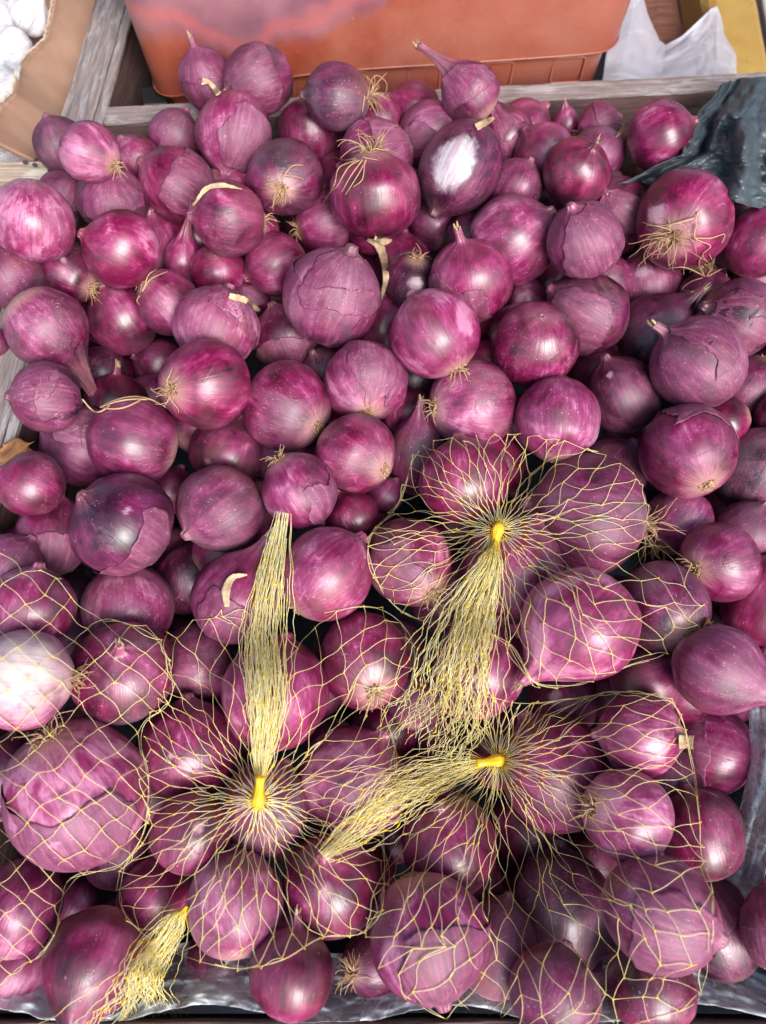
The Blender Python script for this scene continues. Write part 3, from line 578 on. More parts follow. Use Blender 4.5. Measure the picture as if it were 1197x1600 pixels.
GROUP = 'red onions heaped in the crate'
used_fill = set()
def fill_label(o):
    cand = sorted(ON[:NMAIN], key=lambda m: (m['x'] - o['x']) ** 2 + (m['y'] - o['y']) ** 2)
    for m in cand[:16]:
        dx, dy = o['x'] - m['x'], o['y'] - m['y']
        side_ = ('right of' if dx > 0 else 'left of') if abs(dx) > abs(dy) else ('below' if dy > 0 else 'above')
        alt = ('below' if dy > 0 else 'above') if abs(dx) > abs(dy) else ('right of' if dx > 0 else 'left of')
        ph_ = m['label'].split(',')[0].split()
        for sd_ in (side_, alt):
            s_ = 'buried onion in the gap %s the %s' % (sd_, ' '.join(ph_))
            if len(s_.split()) > 16 or s_ in used_fill: continue
            used_fill.add(s_); return s_
    return 'red onion buried deep beneath the top layer of the heap'
BV, BF = [], []; bvn = 0
onion_objs = []
for idx, o in enumerate(ALL):
    rs = np.random.default_rng(1000 + idx)
    P0 = pos(o); o['R'] = o['r'] / F * o['d'] * 1.0
    rd = ray(o['x'], o['y']).normalized()
    c = -rd; ex = (EX - c * EX.dot(c)).normalized(); up = c.cross(ex)
    ang, til = R_(o['ang'] + rs.uniform(-6, 6)), R_(o['tilt'])
    ax = (ex * math.cos(ang) + up * math.sin(ang)) * math.cos(til) + c * math.sin(til)
    side = c - ax * c.dot(ax)
    if side.length < 0.05: side = up - ax * up.dot(ax)
    side.normalize(); sy = ax.cross(side)
    M = Matrix((side, sy, ax)).transposed()          # local x faces the viewer, local z the neck
    small = o['fill']
    nl, ntt = (28, 22) if small else (56, 44)
    S, pr, pz, tt = onion_surface(o, rs, nl, ntt)
    jj, ii = np.meshgrid(np.arange(nl), np.arange(ntt)); lon = jj * 2 * math.pi / nl
    co, t = S(ii.astype(float), lon); co = co.reshape(-1, 3); t = t.ravel(); lonf = lon.ravel()
    # lower frequency dents
    tone, dry, hue, dust = TONES[o['tone']]
    if o['D']: dust = 1.0
    tone += rs.uniform(-0.06, 0.06); dry = max(0, dry + rs.uniform(-0.2, 0.2)); hue = min(1, max(0, hue + rs.uniform(-0.2, 0.2)))
    seed = rs.uniform(0, 50)
    bare = np.full(len(co), -1.0)
    dl = lambda dx, dy: (M.transposed() @ ((ex * dx - up * dy) / o['r'] + c * math.sqrt(max(0.05, 1 - (dx * dx + dy * dy) / o['r'] ** 2)))).normalized()
    if o['bare']:
        q = np.array(dl(o['bare'][0], o['bare'][1])); un = co / (np.linalg.norm(co, axis=1)[:, None] + 1e-9)
        if o['bare'][2] > 0.9:
            dz = (un - q[None, :]); dz[:, 2] *= 0.62; bare = 1 - np.linalg.norm(dz, axis=1) / (o['bare'][2] * 0.72)
        else: bare = 1 - np.arccos(np.clip(un @ q, -1, 1)) / o['bare'][2]
        bare = np.maximum(bare, -1)
    n = len(co); one = np.ones(n)
    faces = grid_faces(nl, ntt, True)
    attrs = {'sv': np.stack([np.cos(lonf), np.sin(lonf), t], 1), 'bare': bare, 'bwhite': one * (1.0 if o['bare'] and o['bare'][2] > 0.6 else 0.25), 'bsoft': one * (0.6 if o['tone'] == 'w' else 0.16 if o['bare'] and o['bare'][2] > 0.9 else 0.45 if o['bare'] and o['bare'][2] < 0.6 else 0.0), 'seed': one * seed, 'tone': one * tone, 'dry': one * dry, 'hue': one * hue, 'dust': one * dust}
    parts = o['root'] or o['T'] or o['neck'] >= 2 or o['S'] or o['RR']
    bulb = mesh_obj('bulb' if parts else 'red_onion', co, faces, M_ONION, None, attrs=attrs)
    if parts:
        root = empty('red_onion', (0, 0, 0)); bulb.parent = root
    else: root = bulb
    root.matrix_world = Matrix.Translation(P0) @ M.to_4x4()
    if small:
        tag(root, fill_label(o), 'onion', GROUP)
    else: tag(root, o['label'], 'onion', GROUP)
    BV.append(co @ np.array(M).T + np.array(P0)[None, :]); BF.append(faces + bvn); bvn += n
    o['M'] = M; o['P'] = P0; o['ax'] = ax; o['S'] = o['S']
    R = o['R']
    # ----- roots
    if o['root']:
        tb = Tubes(4); zb = pz[0] * R
        # woolly disc: short stubble rings
        ns = {1: 70, 2: 110, 3: 120}[o['root']]
        dr = R * {1: 0.15, 2: 0.17, 3: 0.16}[o['root']]
        for q in range(ns):
            a = rs.uniform(0, 6.28); rr = dr * math.sqrt(rs.uniform(0.0, 1)); L_ = R * rs.uniform(0.03, 0.10)
            p = np.array([rr * math.cos(a), rr * math.sin(a), zb - 0.02 * R + 0.035 * R * (rr / dr)]); sw = rs.uniform(-0.6, 0.6, 2)
            tip = p + np.array([sw[0] * L_ + 0.5 * L_ * math.cos(a), sw[1] * L_ + 0.5 * L_ * math.sin(a), -L_ * 0.8])
            tb.add([p, (p + tip) / 2 + rs.normal(0, 0.1, 3) * L_, tip], [0.0009, 0.0007, 0.0003], rs.uniform(0, 1))
        # matted crown
        for q in range(14):
            a0 = rs.uniform(0, 6.28); rr = dr * rs.uniform(0.3, 0.95); aa = a0 + np.linspace(0, rs.uniform(0.8, 2.4), 6)
            tb.add(np.stack([rr * np.cos(aa), rr * np.sin(aa), np.full(6, zb - 0.02 * R) + rs.normal(0, 0.01 * R, 6)], 1), [0.0008] * 6, rs.uniform(0.2, 1))
        nlong = {1: 0, 2: 14, 3: 34}[o['root']]
        # long curly roots bending over the bulb
        gl = np.array(M.transposed() @ Vector((0, 0, -1)))   # gravity, local
        for q in range(nlong):
            a = rs.uniform(0, 6.28); rr = dr * rs.uniform(0.2, 0.9); L_ = R * (rs.uniform(0.25, 0.55) if o['root'] == 2 else rs.uniform(0.35, 0.85))
            p = np.array([rr * math.cos(a), rr * math.sin(a), zb]); dv = np.array([math.cos(a) * 0.8, math.sin(a) * 0.8, -0.75]) + rs.normal(0, 0.3, 3)
            pts = [p]; nn = 10; bend = rs.normal(0, 0.25, 3)
            for s_ in range(nn):
                dv = dv / np.linalg.norm(dv); pts.append(pts[-1] + dv * L_ / nn)
                dv = dv + gl * 0.20 + bend * 0.5 + rs.normal(0, 0.16, 3)
                # keep outside the bulb
                qn = pts[-1]; e = np.array([qn[0], qn[1], qn[2] / o['asp']]); en = np.linalg.norm(e)
                if en < 1.03 * R: pts[-1] = qn * (1.03 * R / en); 
            tb.add(pts, np.linspace(0.00058, 0.00022, len(pts)), rs.uniform(0.3, 1))
        tb.build('roots', M_ROOT, root)
        # frill of pale skin round the root
    if o['RR']:
        tb = Tubes(4)
        for (x0, y0, x1, y1, bow) in ((-45, -50, 68, -38, -22), (-70, -62, -32, -52, 14), (-40, -48, 10, -60, 6), (-44, -50, 20, -62, -4)):
            pts = []
            for s_ in np.linspace(0, 1, 12):
                px = o['x'] + x0 + (x1 - x0) * s_; py = o['y'] + y0 + (y1 - y0) * s_ + bow * math.sin(math.pi * s_)
                dx, dy = (px - o['x']) / o['r'], (py - o['y']) / o['r']; h = math.sqrt(max(0.0, 1 - dx * dx - dy * dy))
                w_ = P0 + (ex * dx - up * dy + c * h) * R * 1.04
                pts.append(M.transposed() @ (w_ - P0))
            tb.add(np.array(pts), 0.0008, 0.8)
        tb.build('roots', M_ROOT, root)
    # ----- dried tip of the neck
    if o['neck'] >= 2:
        zt = pz[-1] * R; nr = pr[-4] * R; V, Fc = [], []
        kx = (co[-nl:].mean(0))
        for q in range(9):
            a = q * 0.7 + rs.uniform(-.3, .3); wd = 0.5; L_ = R * rs.uniform(0.08, 0.26); rr = nr * rs.uniform(0.5, 1.1)
            b0 = len(V); tw = rs.uniform(-0.4, 0.4); fl = rs.uniform(0.7, 1.5)
            for s_ in range(4):
                g = s_ / 3
                for e in (-1, 1):
                    aa = a + e * wd * (1 - 0.75 * g) + tw * g
                    V.append((kx[0] + rr * (1 + (fl - 1) * g) * math.cos(aa), kx[1] + rr * (1 + (fl - 1) * g) * math.sin(aa), zt - 0.06 * R + L_ * g))
            for s_ in range(3): Fc.append((b0 + 2 * s_, b0 + 2 * s_ + 1, b0 + 2 * s_ + 3, b0 + 2 * s_ + 2))
        mesh_obj('dry_tip', V, Fc, M_TIP, root)
    # ----- torn outer skin as a raised sheet with a ragged edge
    if o['T']:
        nsh = 1 if o['T'] == 1 else 2
        for q in range(nsh):
            nu, nv = 44, 40
            cl = rs.uniform(-1.2, 1.2) if q == 0 else rs.uniform(-0.6, 0.6)
            half = rs.uniform(0.7, 1.5); up_ = rs.uniform() < 0.6
            lo, hi = (0.45 + rs.uniform(-.1, .1), 0.88) if up_ else (0.12, 0.55 + rs.uniform(-.1, .1))
            u = np.linspace(0, 1, nu); v = np.linspace(0, 1, nv); U, Vv = np.meshgrid(u, v)
            def rag(x, k): 
                y = np.zeros_like(x)
                for f_, a_ in ((1.3, .60), (3.1, .26), (7.3, .10), (17, .05)): y += a_ * np.sin(x * f_ * 6.28 * 0.5 + rs.uniform(0, 6.28))
                return y * k
            r1, r2 = rag(v, 0.30), rag(v, 0.30); r3, r4 = rag(u, 0.085), rag(u, 0.085)
            lonA = cl - half + r1; lonB = cl + half + r2
            tA = lo + r3; tB = hi + r4 * (0.3 if up_ else 1.0)
            LON = lonA[:, None] * (1 - U) + lonB[:, None] * U; TT = np.clip(tA[None, :] * (1 - Vv) + tB[None, :] * Vv, 0.03, 0.97)
            TI = np.interp(TT.ravel(), tt, np.arange(ntt)).reshape(TT.shape)
            cs, t_ = S(TI, LON)
            edge = np.minimum(np.minimum(U, 1 - U) * 2.2, np.minimum(Vv, 1 - Vv) * 2.2); edge = np.clip(edge * 4, 0, 1)
            nrm = cs / (np.linalg.norm(cs, axis=-1, keepdims=True) + 1e-9)
            lift = (0.0005 + 0.0012 * (1 - edge) * np.clip(np.sin(LON * 4 + TT * 9 + seed), 0, 1) + 0.00012 * np.sin(LON * 19 + TT * 30)) * min(1.1, R / 0.038)
            cs = cs + nrm * lift[..., None]; cs = cs.reshape(-1, 3); nn = len(cs); o1 = np.ones(nn)
            lf = LON.ravel()
            dk = rs.uniform() < 0.35
            sk = mesh_obj('torn_skin', cs, grid_faces(nu, nv), M_PAPER, root, attrs={'sv': np.stack([np.cos(lf), np.sin(lf), t_.ravel()], 1), 'bare': -o1, 'seed': o1 * (seed + 9 + q * 5),
                    'tone': o1 * (tone + (0.10 if not dk else -0.14)), 'dry': o1 * (0.9 if q == 0 else 0.5), 'hue': o1 * min(1, hue + 0.25), 'dust': o1 * max(dust, 0.6)})
            md = sk.modifiers.new('thickness', 'SOLIDIFY'); md.thickness = 0.00035; md.offset = 1
    onion_objs.append(root)
bvh = BVHTree.FromPolygons([tuple(v) for v in np.concatenate(BV).tolist()], [tuple(f) for f in np.concatenate(BF).tolist()])
# ---------------------------------------------------------------- setting materials
def m_oldwood(name, base, pale, palefac, scale=(2, 30, 30), axis='X'):
    """weathered board: grain along local X, worn pale paint in patches"""
    m, N, L, P = mat_new(name); b = NB(m)
    o = b.n('TexCoord').outputs['Object']
    g = b.n('VectorMath', {0: o, 1: (6, 90, 90)}, operation='MULTIPLY').outputs[0]
    grain = b.noise(g, 3, 6, 0.7, 0.4); g2 = b.noise(g, 12, 4, 0.7)
    patch = b.noise(b.n('VectorMath', {0: o, 1: (14, 45, 45)}, operation='MULTIPLY').outputs[0], 1.3, 6, 0.7, 0.3)
    c0 = b.ramp(grain, [(0.3, tuple(x * 0.45 for x in base)), (0.5, base), (0.72, tuple(min(1, x * 1.8) for x in base))])
    c1 = b.ramp(g2, [(0.3, tuple(x * 0.62 for x in pale)), (0.65, pale)])
    mk = b.ss(b.math('ADD', b.math('MULTIPLY', patch, 0.7), b.math('MULTIPLY', grain, 0.35)), 0.78 - palefac * 0.5, 0.86 - palefac * 0.5)
    L.new(b.mix(mk, c0, c1), P.inputs['Base Color']); P.inputs['Roughness'].default_value = 0.72
    L.new(b.bump(b.math('ADD', b.math('ADD', grain, b.math('MULTIPLY', mk, 0.5)), b.math('MULTIPLY', g2, 0.3)), 0.7, 0.0012), P.inputs['Normal'])
    return m
M_RIM = m_oldwood('worn_grey_wood_rim', (0.25, 0.205, 0.195), (0.44, 0.40, 0.40), 0.50)
M_BOARD = m_oldwood('old_brown_wood', (0.105, 0.060, 0.056), (0.26, 0.21, 0.21), 0.16)
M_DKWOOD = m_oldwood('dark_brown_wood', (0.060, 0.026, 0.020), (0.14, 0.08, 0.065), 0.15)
M_SLAT = m_oldwood('pale_raw_wood', (0.42, 0.33, 0.25), (0.62, 0.55, 0.46), 0.5)
M_TABLE = m_oldwood('stall_table_wood', (0.05, 0.03, 0.025), (0.12, 0.09, 0.08), 0.1)
M_BLACK = simple('black_plastic_foot', (0.012, 0.012, 0.013, 1), 0.5)
M_STAPLE = simple('staple_hole_dark', (0.05, 0.04, 0.035, 1), 0.7)
M_GREEN = simple('green_glue_mark', (0.05, 0.16, 0.13, 1), 0.6)

def beam(name, a, b, up, wdt, hgt, mat, parent=None, seg=24, wob=0.0008, seed=0, bevel=0.002, chip=0.0):
    """board whose top centre line runs a->b; up = its top normal; slightly uneven"""
    a, b, up = Vector(a), Vector(b), Vector(up).normalized(); L_ = (b - a).length; x = (b - a).normalized(); y = up.cross(x).normalized(); z = x.cross(y)
    sec = []
    bv = bevel
    for (sx, sz) in ((1, 0), (1, -1), (-1, -1), (-1, 0)):
        cy, cz = sx * wdt / 2, sz * hgt
        for q in ((0, 1) if (sx * (1 if sz == 0 else -1)) > 0 else (0, 1)):
            pass
        sec.append((cy, cz))
    ring = [(wdt/2 - bv, 0), (wdt/2 - .3*bv, -.3*bv), (wdt/2, -bv), (wdt/2, -hgt + bv), (wdt/2 - bv, -hgt), (-wdt/2 + bv, -hgt), (-wdt/2, -hgt + bv), (-wdt/2, -bv), (-wdt/2 + .3*bv, -.3*bv), (-wdt/2 + bv, 0)]
    k = len(ring); V = []
    r2 = np.random.default_rng(seed)
    for i in range(seg + 1):
        s = L_ * i / seg
        for j, (cy, cz) in enumerate(ring):
            w1 = noise.noise(Vector((s * 30, j * 1.7, seed))) * wob; w2 = noise.noise(Vector((s * 22, j * 2.3, seed + 9))) * wob
            ch = 0
            if chip and j in (0, 1, 8, 9): ch = -abs(noise.noise(Vector((s * 60, j * 0.2, seed + 4)))) * chip
            V.append((s, cy + w1, cz + w2 + ch))
    Fc = [tuple(i * k + j2 for j2 in (j, (j + 1) % k)) + tuple((i + 1) * k + j2 for j2 in ((j + 1) % k, j)) for i in range(seg) for j in range(k)]
    Fc.append(tuple(range(k)[::-1])); Fc.append(tuple(seg * k + j for j in range(k)))
    o = mesh_obj(name, V, Fc, mat, parent, smooth=False)
    o.matrix_world = Matrix.Translation(a) @ Matrix((x, y, z)).transposed().to_4x4()
    return o

# the stall table everything stands on
tb_ = mesh_obj('stall_table', [(-1.6, -0.6, FLOOR - 0.012), (1.6, -0.6, FLOOR - 0.012), (1.6, 2.4, FLOOR - 0.012), (-1.6, 2.4, FLOOR - 0.012)] + [(-1.6, -0.6, FLOOR - 0.05), (1.6, -0.6, FLOOR - 0.05), (1.6, 2.4, FLOOR - 0.05), (-1.6, 2.4, FLOOR - 0.05)],
               [(0, 1, 2, 3), (7, 6, 5, 4), (0, 4, 5, 1), (1, 5, 6, 2), (2, 6, 7, 3), (3, 7, 4, 0)], M_TABLE, smooth=False)
tag(tb_, kind='structure')

# the crate
crate = empty('wooden_crate', (0, 0.3, FLOOR)); tag(crate, 'shallow weathered wooden crate with worn grey rims, holding the whole onion heap', 'crate')
def keep(o, par):
    mw = o.matrix_world.copy(); o.parent = par; o.matrix_parent_inverse = Matrix.Identity(4); o.matrix_basis = par.matrix_world.inverted() @ mw; return o
bpy.context.view_layer.update()
HB = RIM - FLOOR
def crate_side(a, b, inner, thick, pale_seed, hgt=HB, name='side_board', lipw=None):
    up = Vector((0, 0, 1))
    bd = beam(name, a, b, up, thick, hgt, M_BOARD, None, 30, 0.0010, pale_seed); keep(bd, crate)
    return bd
def shift(v, dx=0, dy=0, dz=0): return Vector(v) + Vector((dx, dy, dz))
# left side: wide worn rim with a thin raised edging along its outer right
L0, L1 = Vector((-0.343, -0.13, RIM)), Vector((-0.297, 1.12, RIM))
b1 = crate_side(shift(L0, dz=-0.004), shift(L1, dz=-0.004), 1, 0.034, 1)
keep(beam('worn_rim', L0 + Vector((-.006, 0, 0)), L1 + Vector((-.006, 0, 0)), (0, 0, 1), 0.034, 0.004, M_RIM, None, 60, 0.0010, 11, 0.001, 0.0015), crate)
keep(beam('rim_edging', L0 + Vector((.0175, 0, 0.001)), L1 + Vector((.0175, 0, 0.001)), (0, 0, 1), 0.009, 0.006, M_RIM, None, 60, 0.0010, 12, 0.001, 0.001), crate)
# back side
bdir = (BACK_B - BACK_A).normalized(); bn = Vector((-bdir.y, bdir.x, 0))
Bk0 = BACK_A + bn * 0.013; Bk1 = BACK_B + bn * 0.013
Bk0 = Vector((L0.x + (L1.x - L0.x) * 0.66 + 0.024, 0, RIM)); tpar = (Bk0.x - BACK_A.x) / bdir.x; Bk0 = BACK_A + bdir * tpar + bn * 0.013; Bk0.z = RIM
crate_side(shift(Bk0, dz=-0.005), shift(Bk1, dz=-0.005), 1, 0.020, 2)
keep(beam('worn_rim', Bk0 + Vector((0, 0, 0.0)), Bk1 + Vector((0, 0, 0.0)), (0, 0, 1), 0.024, 0.005, M_RIM, None, 70, 0.0012, 21, 0.0015, 0.003), crate)
# right side and front
crate_side(Vector((0.352, -0.13, RIM - 0.004)), Vector((Bk1.x - 0.03, Bk1.y - 0.012, RIM - 0.004)), 1, 0.022, 3)
keep(beam('side_board', Vector((-0.322, -0.1075, FRONT_Z + 0.005)), Vector((0.340, -0.1075, FRONT_Z + 0.005)), (0, 0, 1), 0.020, FRONT_Z - FLOOR + 0.01, M_BOARD, None, 60, 0.001, 4), crate)
for i in range(5):
    yy = -0.04 + i * 0.175
    keep(beam('bottom_slat', Vector((-0.32, yy, FLOOR - 0.003)), Vector((0.338, yy, FLOOR - 0.003)), (0, 0, 1), 0.165, 0.006, M_DKWOOD, None, 6, 0.0004, 30 + i), crate)

# ---------------------------------------------------------------- crumpled sheets
def m_plastic_dark(name, col, rough=0.33):
    m, N, L, P = mat_new(name); b = NB(m); o = b.n('TexCoord').outputs['Object']
    n1 = b.noise(o, 45, 5, 0.6, 1.0); n2 = b.noise(o, 160, 3, 0.6)
    L.new(b.ramp(n1, [(0.3, tuple(c * 0.75 for c in col)), (0.7, tuple(c * 1.25 for c in col))]), P.inputs['Base Color'])
    L.new(b.math('MULTIPLY_ADD', n2, 0.25, rough - 0.08), P.inputs['Roughness'])
    L.new(b.bump(b.math('ADD', n1, b.math('MULTIPLY', n2, 0.2)), 0.5, 0.002), P.inputs['Normal'])
    return m
M_BAG = m_plastic_dark('dark_green_bag_plastic', (0.052, 0.068, 0.080), 0.40)
M_LINER = m_plastic_dark('dark_blue_liner', (0.030, 0.042, 0.055), 0.3)
def m_film(name, tint, alpha, rough=0.16, fs=60):
    m, N, L, P = mat_new(name); b = NB(m); o = b.n('TexCoord').outputs['Object']
    n1 = b.noise(o, fs, 4, 0.55, 0.8)
    P.inputs['Base Color'].default_value = tint; P.inputs['Roughness'].default_value = rough
    P.inputs['Specular IOR Level'].default_value = 0.5
    if fs > 20:
        rd = b.math('ABSOLUTE', b.math('SUBTRACT', b.noise(o, fs * 0.5, 3, 0.5, 1.5), 0.5)); rdm = b.ss(rd, 0.06, 0.0)
        L.new(b.math('ADD', b.math('MULTIPLY', rdm, 0.30), b.math('MULTIPLY_ADD', b.ss(n1, 0.42, 0.72), alpha * 0.8, alpha * 0.35), clamp=True), P.inputs['Alpha'])
    else: L.new(b.math('MULTIPLY_ADD', b.ss(n1, 0.45, 0.75), alpha * 0.9, alpha * 0.55, clamp=True), P.inputs['Alpha'])
    L.new(b.bump(n1, 0.5, 0.002), P.inputs['Normal'])
    return m
M_FILM = m_film('clear_plastic_film', (0.72, 0.76, 0.80, 1), 0.58, 0.25, 40)
M_WHITEBAG = m_film('white_translucent_bag', (0.62, 0.60, 0.67, 1), 0.80, 0.3, 16)
def crease(x, y, sd, sc=1.0):
    """sharp folded relief like crumpled plastic, about -1..1"""
    v = 0; a = 1.0; f = 1.0 * sc
    for k in range(4):
        n_ = noise.noise(Vector((x * f + sd, y * f * 0.8 - sd, k * 3.1 + sd)))
        v += a * (1 - 2.6 * abs(n_)); a *= 0.5; f *= 2.1
    return v * 0.5
def sheet(name, fn, nu, nv, mat, parent=None, thick=0.0004, sm=True):
    V = [fn(i / (nu - 1), j / (nv - 1)) for j in range(nv) for i in range(nu)]
    o = mesh_obj(name, [tuple(v) for v in V], grid_faces(nu, nv), mat, parent, smooth=sm)
    if thick:
        md = o.modifiers.new('thickness', 'SOLIDIFY'); md.thickness = thick; md.offset = 0
    return o
# dark liner on the crate floor, up the right side and the front
def f_liner(u, v):
    x = -0.318 + 0.655 * u; y = -0.094 + 0.83 * v
    z = FLOOR + 0.004 + 0.004 * (1 + crease(x * 9, y * 9, 3.3))
    e = max(0.0, (x - 0.27) / 0.067); z += 0.13 * e ** 1.5
    e2 = max(0.0, (-0.050 - y) / 0.044); z += 0.085 * e2 ** 1.3
    return Vector((x, y, z))
ln = sheet('plastic_liner', f_liner, 90, 90, M_LINER); tag(ln, 'dark blue grey plastic liner on the crate floor under the onions', 'plastic liner')
# clear film: right side strip and along the front
def f_film1(u, v):
    px = 1170 + 70 * u - 45 * v + 12 * math.sin(v * 5); py = 1105 + 330 * v
    d = 0.625 - 0.012 * v - 0.045 * u + 0.006 * crease(u * 2, v * 3, 8.1)
    return at(px, py, d)
fl1 = sheet('clear_film', f_film1, 30, 60, m_film('milky_plastic_film', (0.62, 0.68, 0.72, 1), 0.85, 0.2)); tag(fl1, 'milky clear plastic film hanging down the right inner side of the crate', 'plastic film')
def f_film2(u, v):
    px = -40 + 1300 * u; py = 1492 + 96 * v + 14 * math.sin(u * 17) + 20 * math.exp(-((u - 0.45) / 0.1) ** 2) * (1 - v)
    x = at(px, py, 0.6).x
    y = -0.052 - 0.040 * v + 0.006 * math.sin(u * 23 + 1)
    z = FLOOR + 0.050 + 0.060 * v ** 1.1 + 0.011 * crease(u * 11, v * 2.6, 5.7) + 0.008 * crease(u * 30, v * 6, 1.7)
    return Vector((x * 0.98, max(y, -0.0955), z))
fl2 = sheet('clear_film', f_film2, 220, 40, M_FILM); tag(fl2, 'crumpled clear plastic film lying along the front edge of the crate', 'plastic film')

# dark plastic bag over the back right corner
def edge_pt(pts, s):
    n_ = len(pts) - 1; u = min(max(s, 0), 1) * n_; i = min(int(u), n_ - 1); f = u - i
    return Vector(pts[i]).lerp(Vector(pts[i + 1]), f)
E_top = [(1128, 128, .775), (1160, 120, .775), (1250, 112, .775), (1300, 110, .775)]
E_mid = [(1084, 186, .722), (1130, 176, .700), (1210, 190, .69), (1290, 200, .685)]
E_mid2 = [(1062, 240, .688), (1120, 236, .685), (1200, 262, .67), (1290, 280, .66)]
E_bot = [(962, 286, .697), (1080, 290, .692), (1190, 325, .68), (1290, 340, .67)]
def f_bag(u, v):
    rows = [edge_pt(E_top, u), edge_pt(E_mid, u), edge_pt(E_mid2, u), edge_pt(E_bot, u)]
    q = v * 3; i = min(int(q), 2); f = q - i; f = f * f * (3 - 2 * f) * 0.4 + f * 0.6
    p = rows[i].lerp(rows[i + 1], f)
    wob = 9 * noise.noise(Vector((v * 7, 3.1, 0))) * (1 - u) ** 2
    d = p.z + 0.010 * crease(u * 7, v * 6, 5.2) + 0.022 * crease(u * 2.4 + v * 0.6, v * 2.3, 2.2) * min(1, 6 * u + .15)
    d -= 0.022 * math.exp(-((u - 0.42 - 0.12 * v) / 0.07) ** 2) - 0.014 * math.exp(-((u - 0.30 + 0.2 * v) / 0.05) ** 2)
    return at(p.x + wob + 8 * crease(u * 3, v * 4, 7.7) * u, p.y + 6 * crease(u * 5, v * 3, 9.1), d)
bag = sheet('dark_plastic_bag', f_bag, 90, 90, M_BAG, thick=0.0006); tag(bag, 'dark grey green plastic bag crumpled over the back right corner of the crate', 'plastic bag')

# ---------------------------------------------------------------- orange tub
def m_tub():
    m, N, L, P = mat_new('orange_tub_plastic'); b = NB(m); o = b.n('TexCoord').outputs['Object']
    sp = b.n('SeparateXYZ', {0: o})
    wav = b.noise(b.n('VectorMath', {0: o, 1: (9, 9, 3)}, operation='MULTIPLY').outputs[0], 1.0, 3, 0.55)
    # wall colour turns from orange to purple above an uneven line
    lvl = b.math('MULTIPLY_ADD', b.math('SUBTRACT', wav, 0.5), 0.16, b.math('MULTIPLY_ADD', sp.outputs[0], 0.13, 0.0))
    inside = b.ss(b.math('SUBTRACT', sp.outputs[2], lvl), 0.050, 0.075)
    n2 = b.noise(o, 30, 5, 0.65); scr = b.noise(b.n('VectorMath', {0: o, 1: (40, 40, 160)}, operation='MULTIPLY').outputs[0], 3, 4, 0.7)
    base = b.ramp(n2, [(0.3, (0.27, 0.055, 0.027)), (0.7, (0.33, 0.075, 0.040))])
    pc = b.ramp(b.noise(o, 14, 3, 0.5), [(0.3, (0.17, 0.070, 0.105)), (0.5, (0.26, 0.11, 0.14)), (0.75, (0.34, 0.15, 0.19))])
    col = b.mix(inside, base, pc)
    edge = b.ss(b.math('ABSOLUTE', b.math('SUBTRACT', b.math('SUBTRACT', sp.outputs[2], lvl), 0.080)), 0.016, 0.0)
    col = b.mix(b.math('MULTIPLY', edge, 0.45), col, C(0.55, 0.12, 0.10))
    col = b.mix(b.math('MULTIPLY', b.ss(b.noise(o, 7, 4, 0.6), 0.35, 0.75), 0.22), col, C(0.60, 0.36, 0.30))
    dust = b.ss(b.noise(o, 260, 3, 0.7), 0.70, 0.76)
    col = b.mix(b.math('MULTIPLY', dust, 0.35), col, C(0.75, 0.6, 0.55)); col = b.mix(b.math('MULTIPLY', b.ss(scr, 0.55, 0.8), 0.14), col, C(0.8, 0.6, 0.6))
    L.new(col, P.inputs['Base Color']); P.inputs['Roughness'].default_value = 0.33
    P.inputs['Subsurface Weight'].default_value = 0.25; P.inputs['Subsurface Radius'].default_value = (0.02, 0.006, 0.003); P.inputs['Subsurface Scale'].default_value = 0.5
    L.new(b.bump(b.math('ADD', n2, scr), 0.10, 0.001), P.inputs['Normal'])
    return m
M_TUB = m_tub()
TUBZ = RIM - 0.006; TW = 0.262
tub = empty('orange_tub', (0.0, 0.86, TUBZ)); tag(tub, 'large orange translucent plastic tub standing behind the crate', 'plastic tub')
tub.rotation_euler = (0, 0, R_(5))
def rrect(w_, dpt, r, n=8, bow=0.0):
    pts = []
    for cx, cy, a0 in ((w_ - r, dpt - r, 0), (-w_ + r, dpt - r, 90), (-w_ + r, -dpt + r, 180), (w_ - r, -dpt + r, 270)):
        for q in range(n + 1):
            a = R_(a0 + 90 * q / n); pts.append((cx + r * math.cos(a), cy + r * math.sin(a)))
        if a0 == 180:
            for s_ in range(1, 24):
                x = (-w_ + r) + (2 * w_ - 2 * r) * s_ / 24; pts.append((x, -dpt - bow * (1 - (x / w_) ** 2)))
    return pts
def loft(name, levels, mat, parent, close=True):
    V = []; k = None
    for (z, w_, dpt, r, cy) in levels:
        q = rrect(w_, dpt, r, 8, 0.004); k = len(q); V += [(x, y + cy, z - 0.028 * max(0, -x / TW) ** 2 * (z < 0.2)) for x, y in q]
    Fc = [tuple(f) for f in grid_faces(k, len(levels), True)]
    if close: Fc.append(tuple(range(k))[::-1])
    return mesh_obj(name, V, Fc, mat, parent)
DP = 0.19
cyo = 0.13
body_levels = [(0.000, TW - .004, DP - .003, .035, cyo), (0.000, TW - .0005, DP - .0005, .035, cyo), (0.003, TW, DP, .035, cyo)] + [(0.003 + 0.26 * s_ / 10, TW + 0.014 * s_ / 10, DP + 0.012 * s_ / 10, .035, cyo) for s_ in range(1, 11)] + \
              [(0.263, TW + 0.010, DP + 0.008, .033, cyo), (0.006, TW - .006, DP - .006, .030, cyo)]
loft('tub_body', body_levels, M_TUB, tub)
loft('tub_foot', [(-0.085, TW - .016, DP - .012, .03, cyo), (-0.002, TW - .010, DP - .007, .03, cyo)], M_TUB, tub)
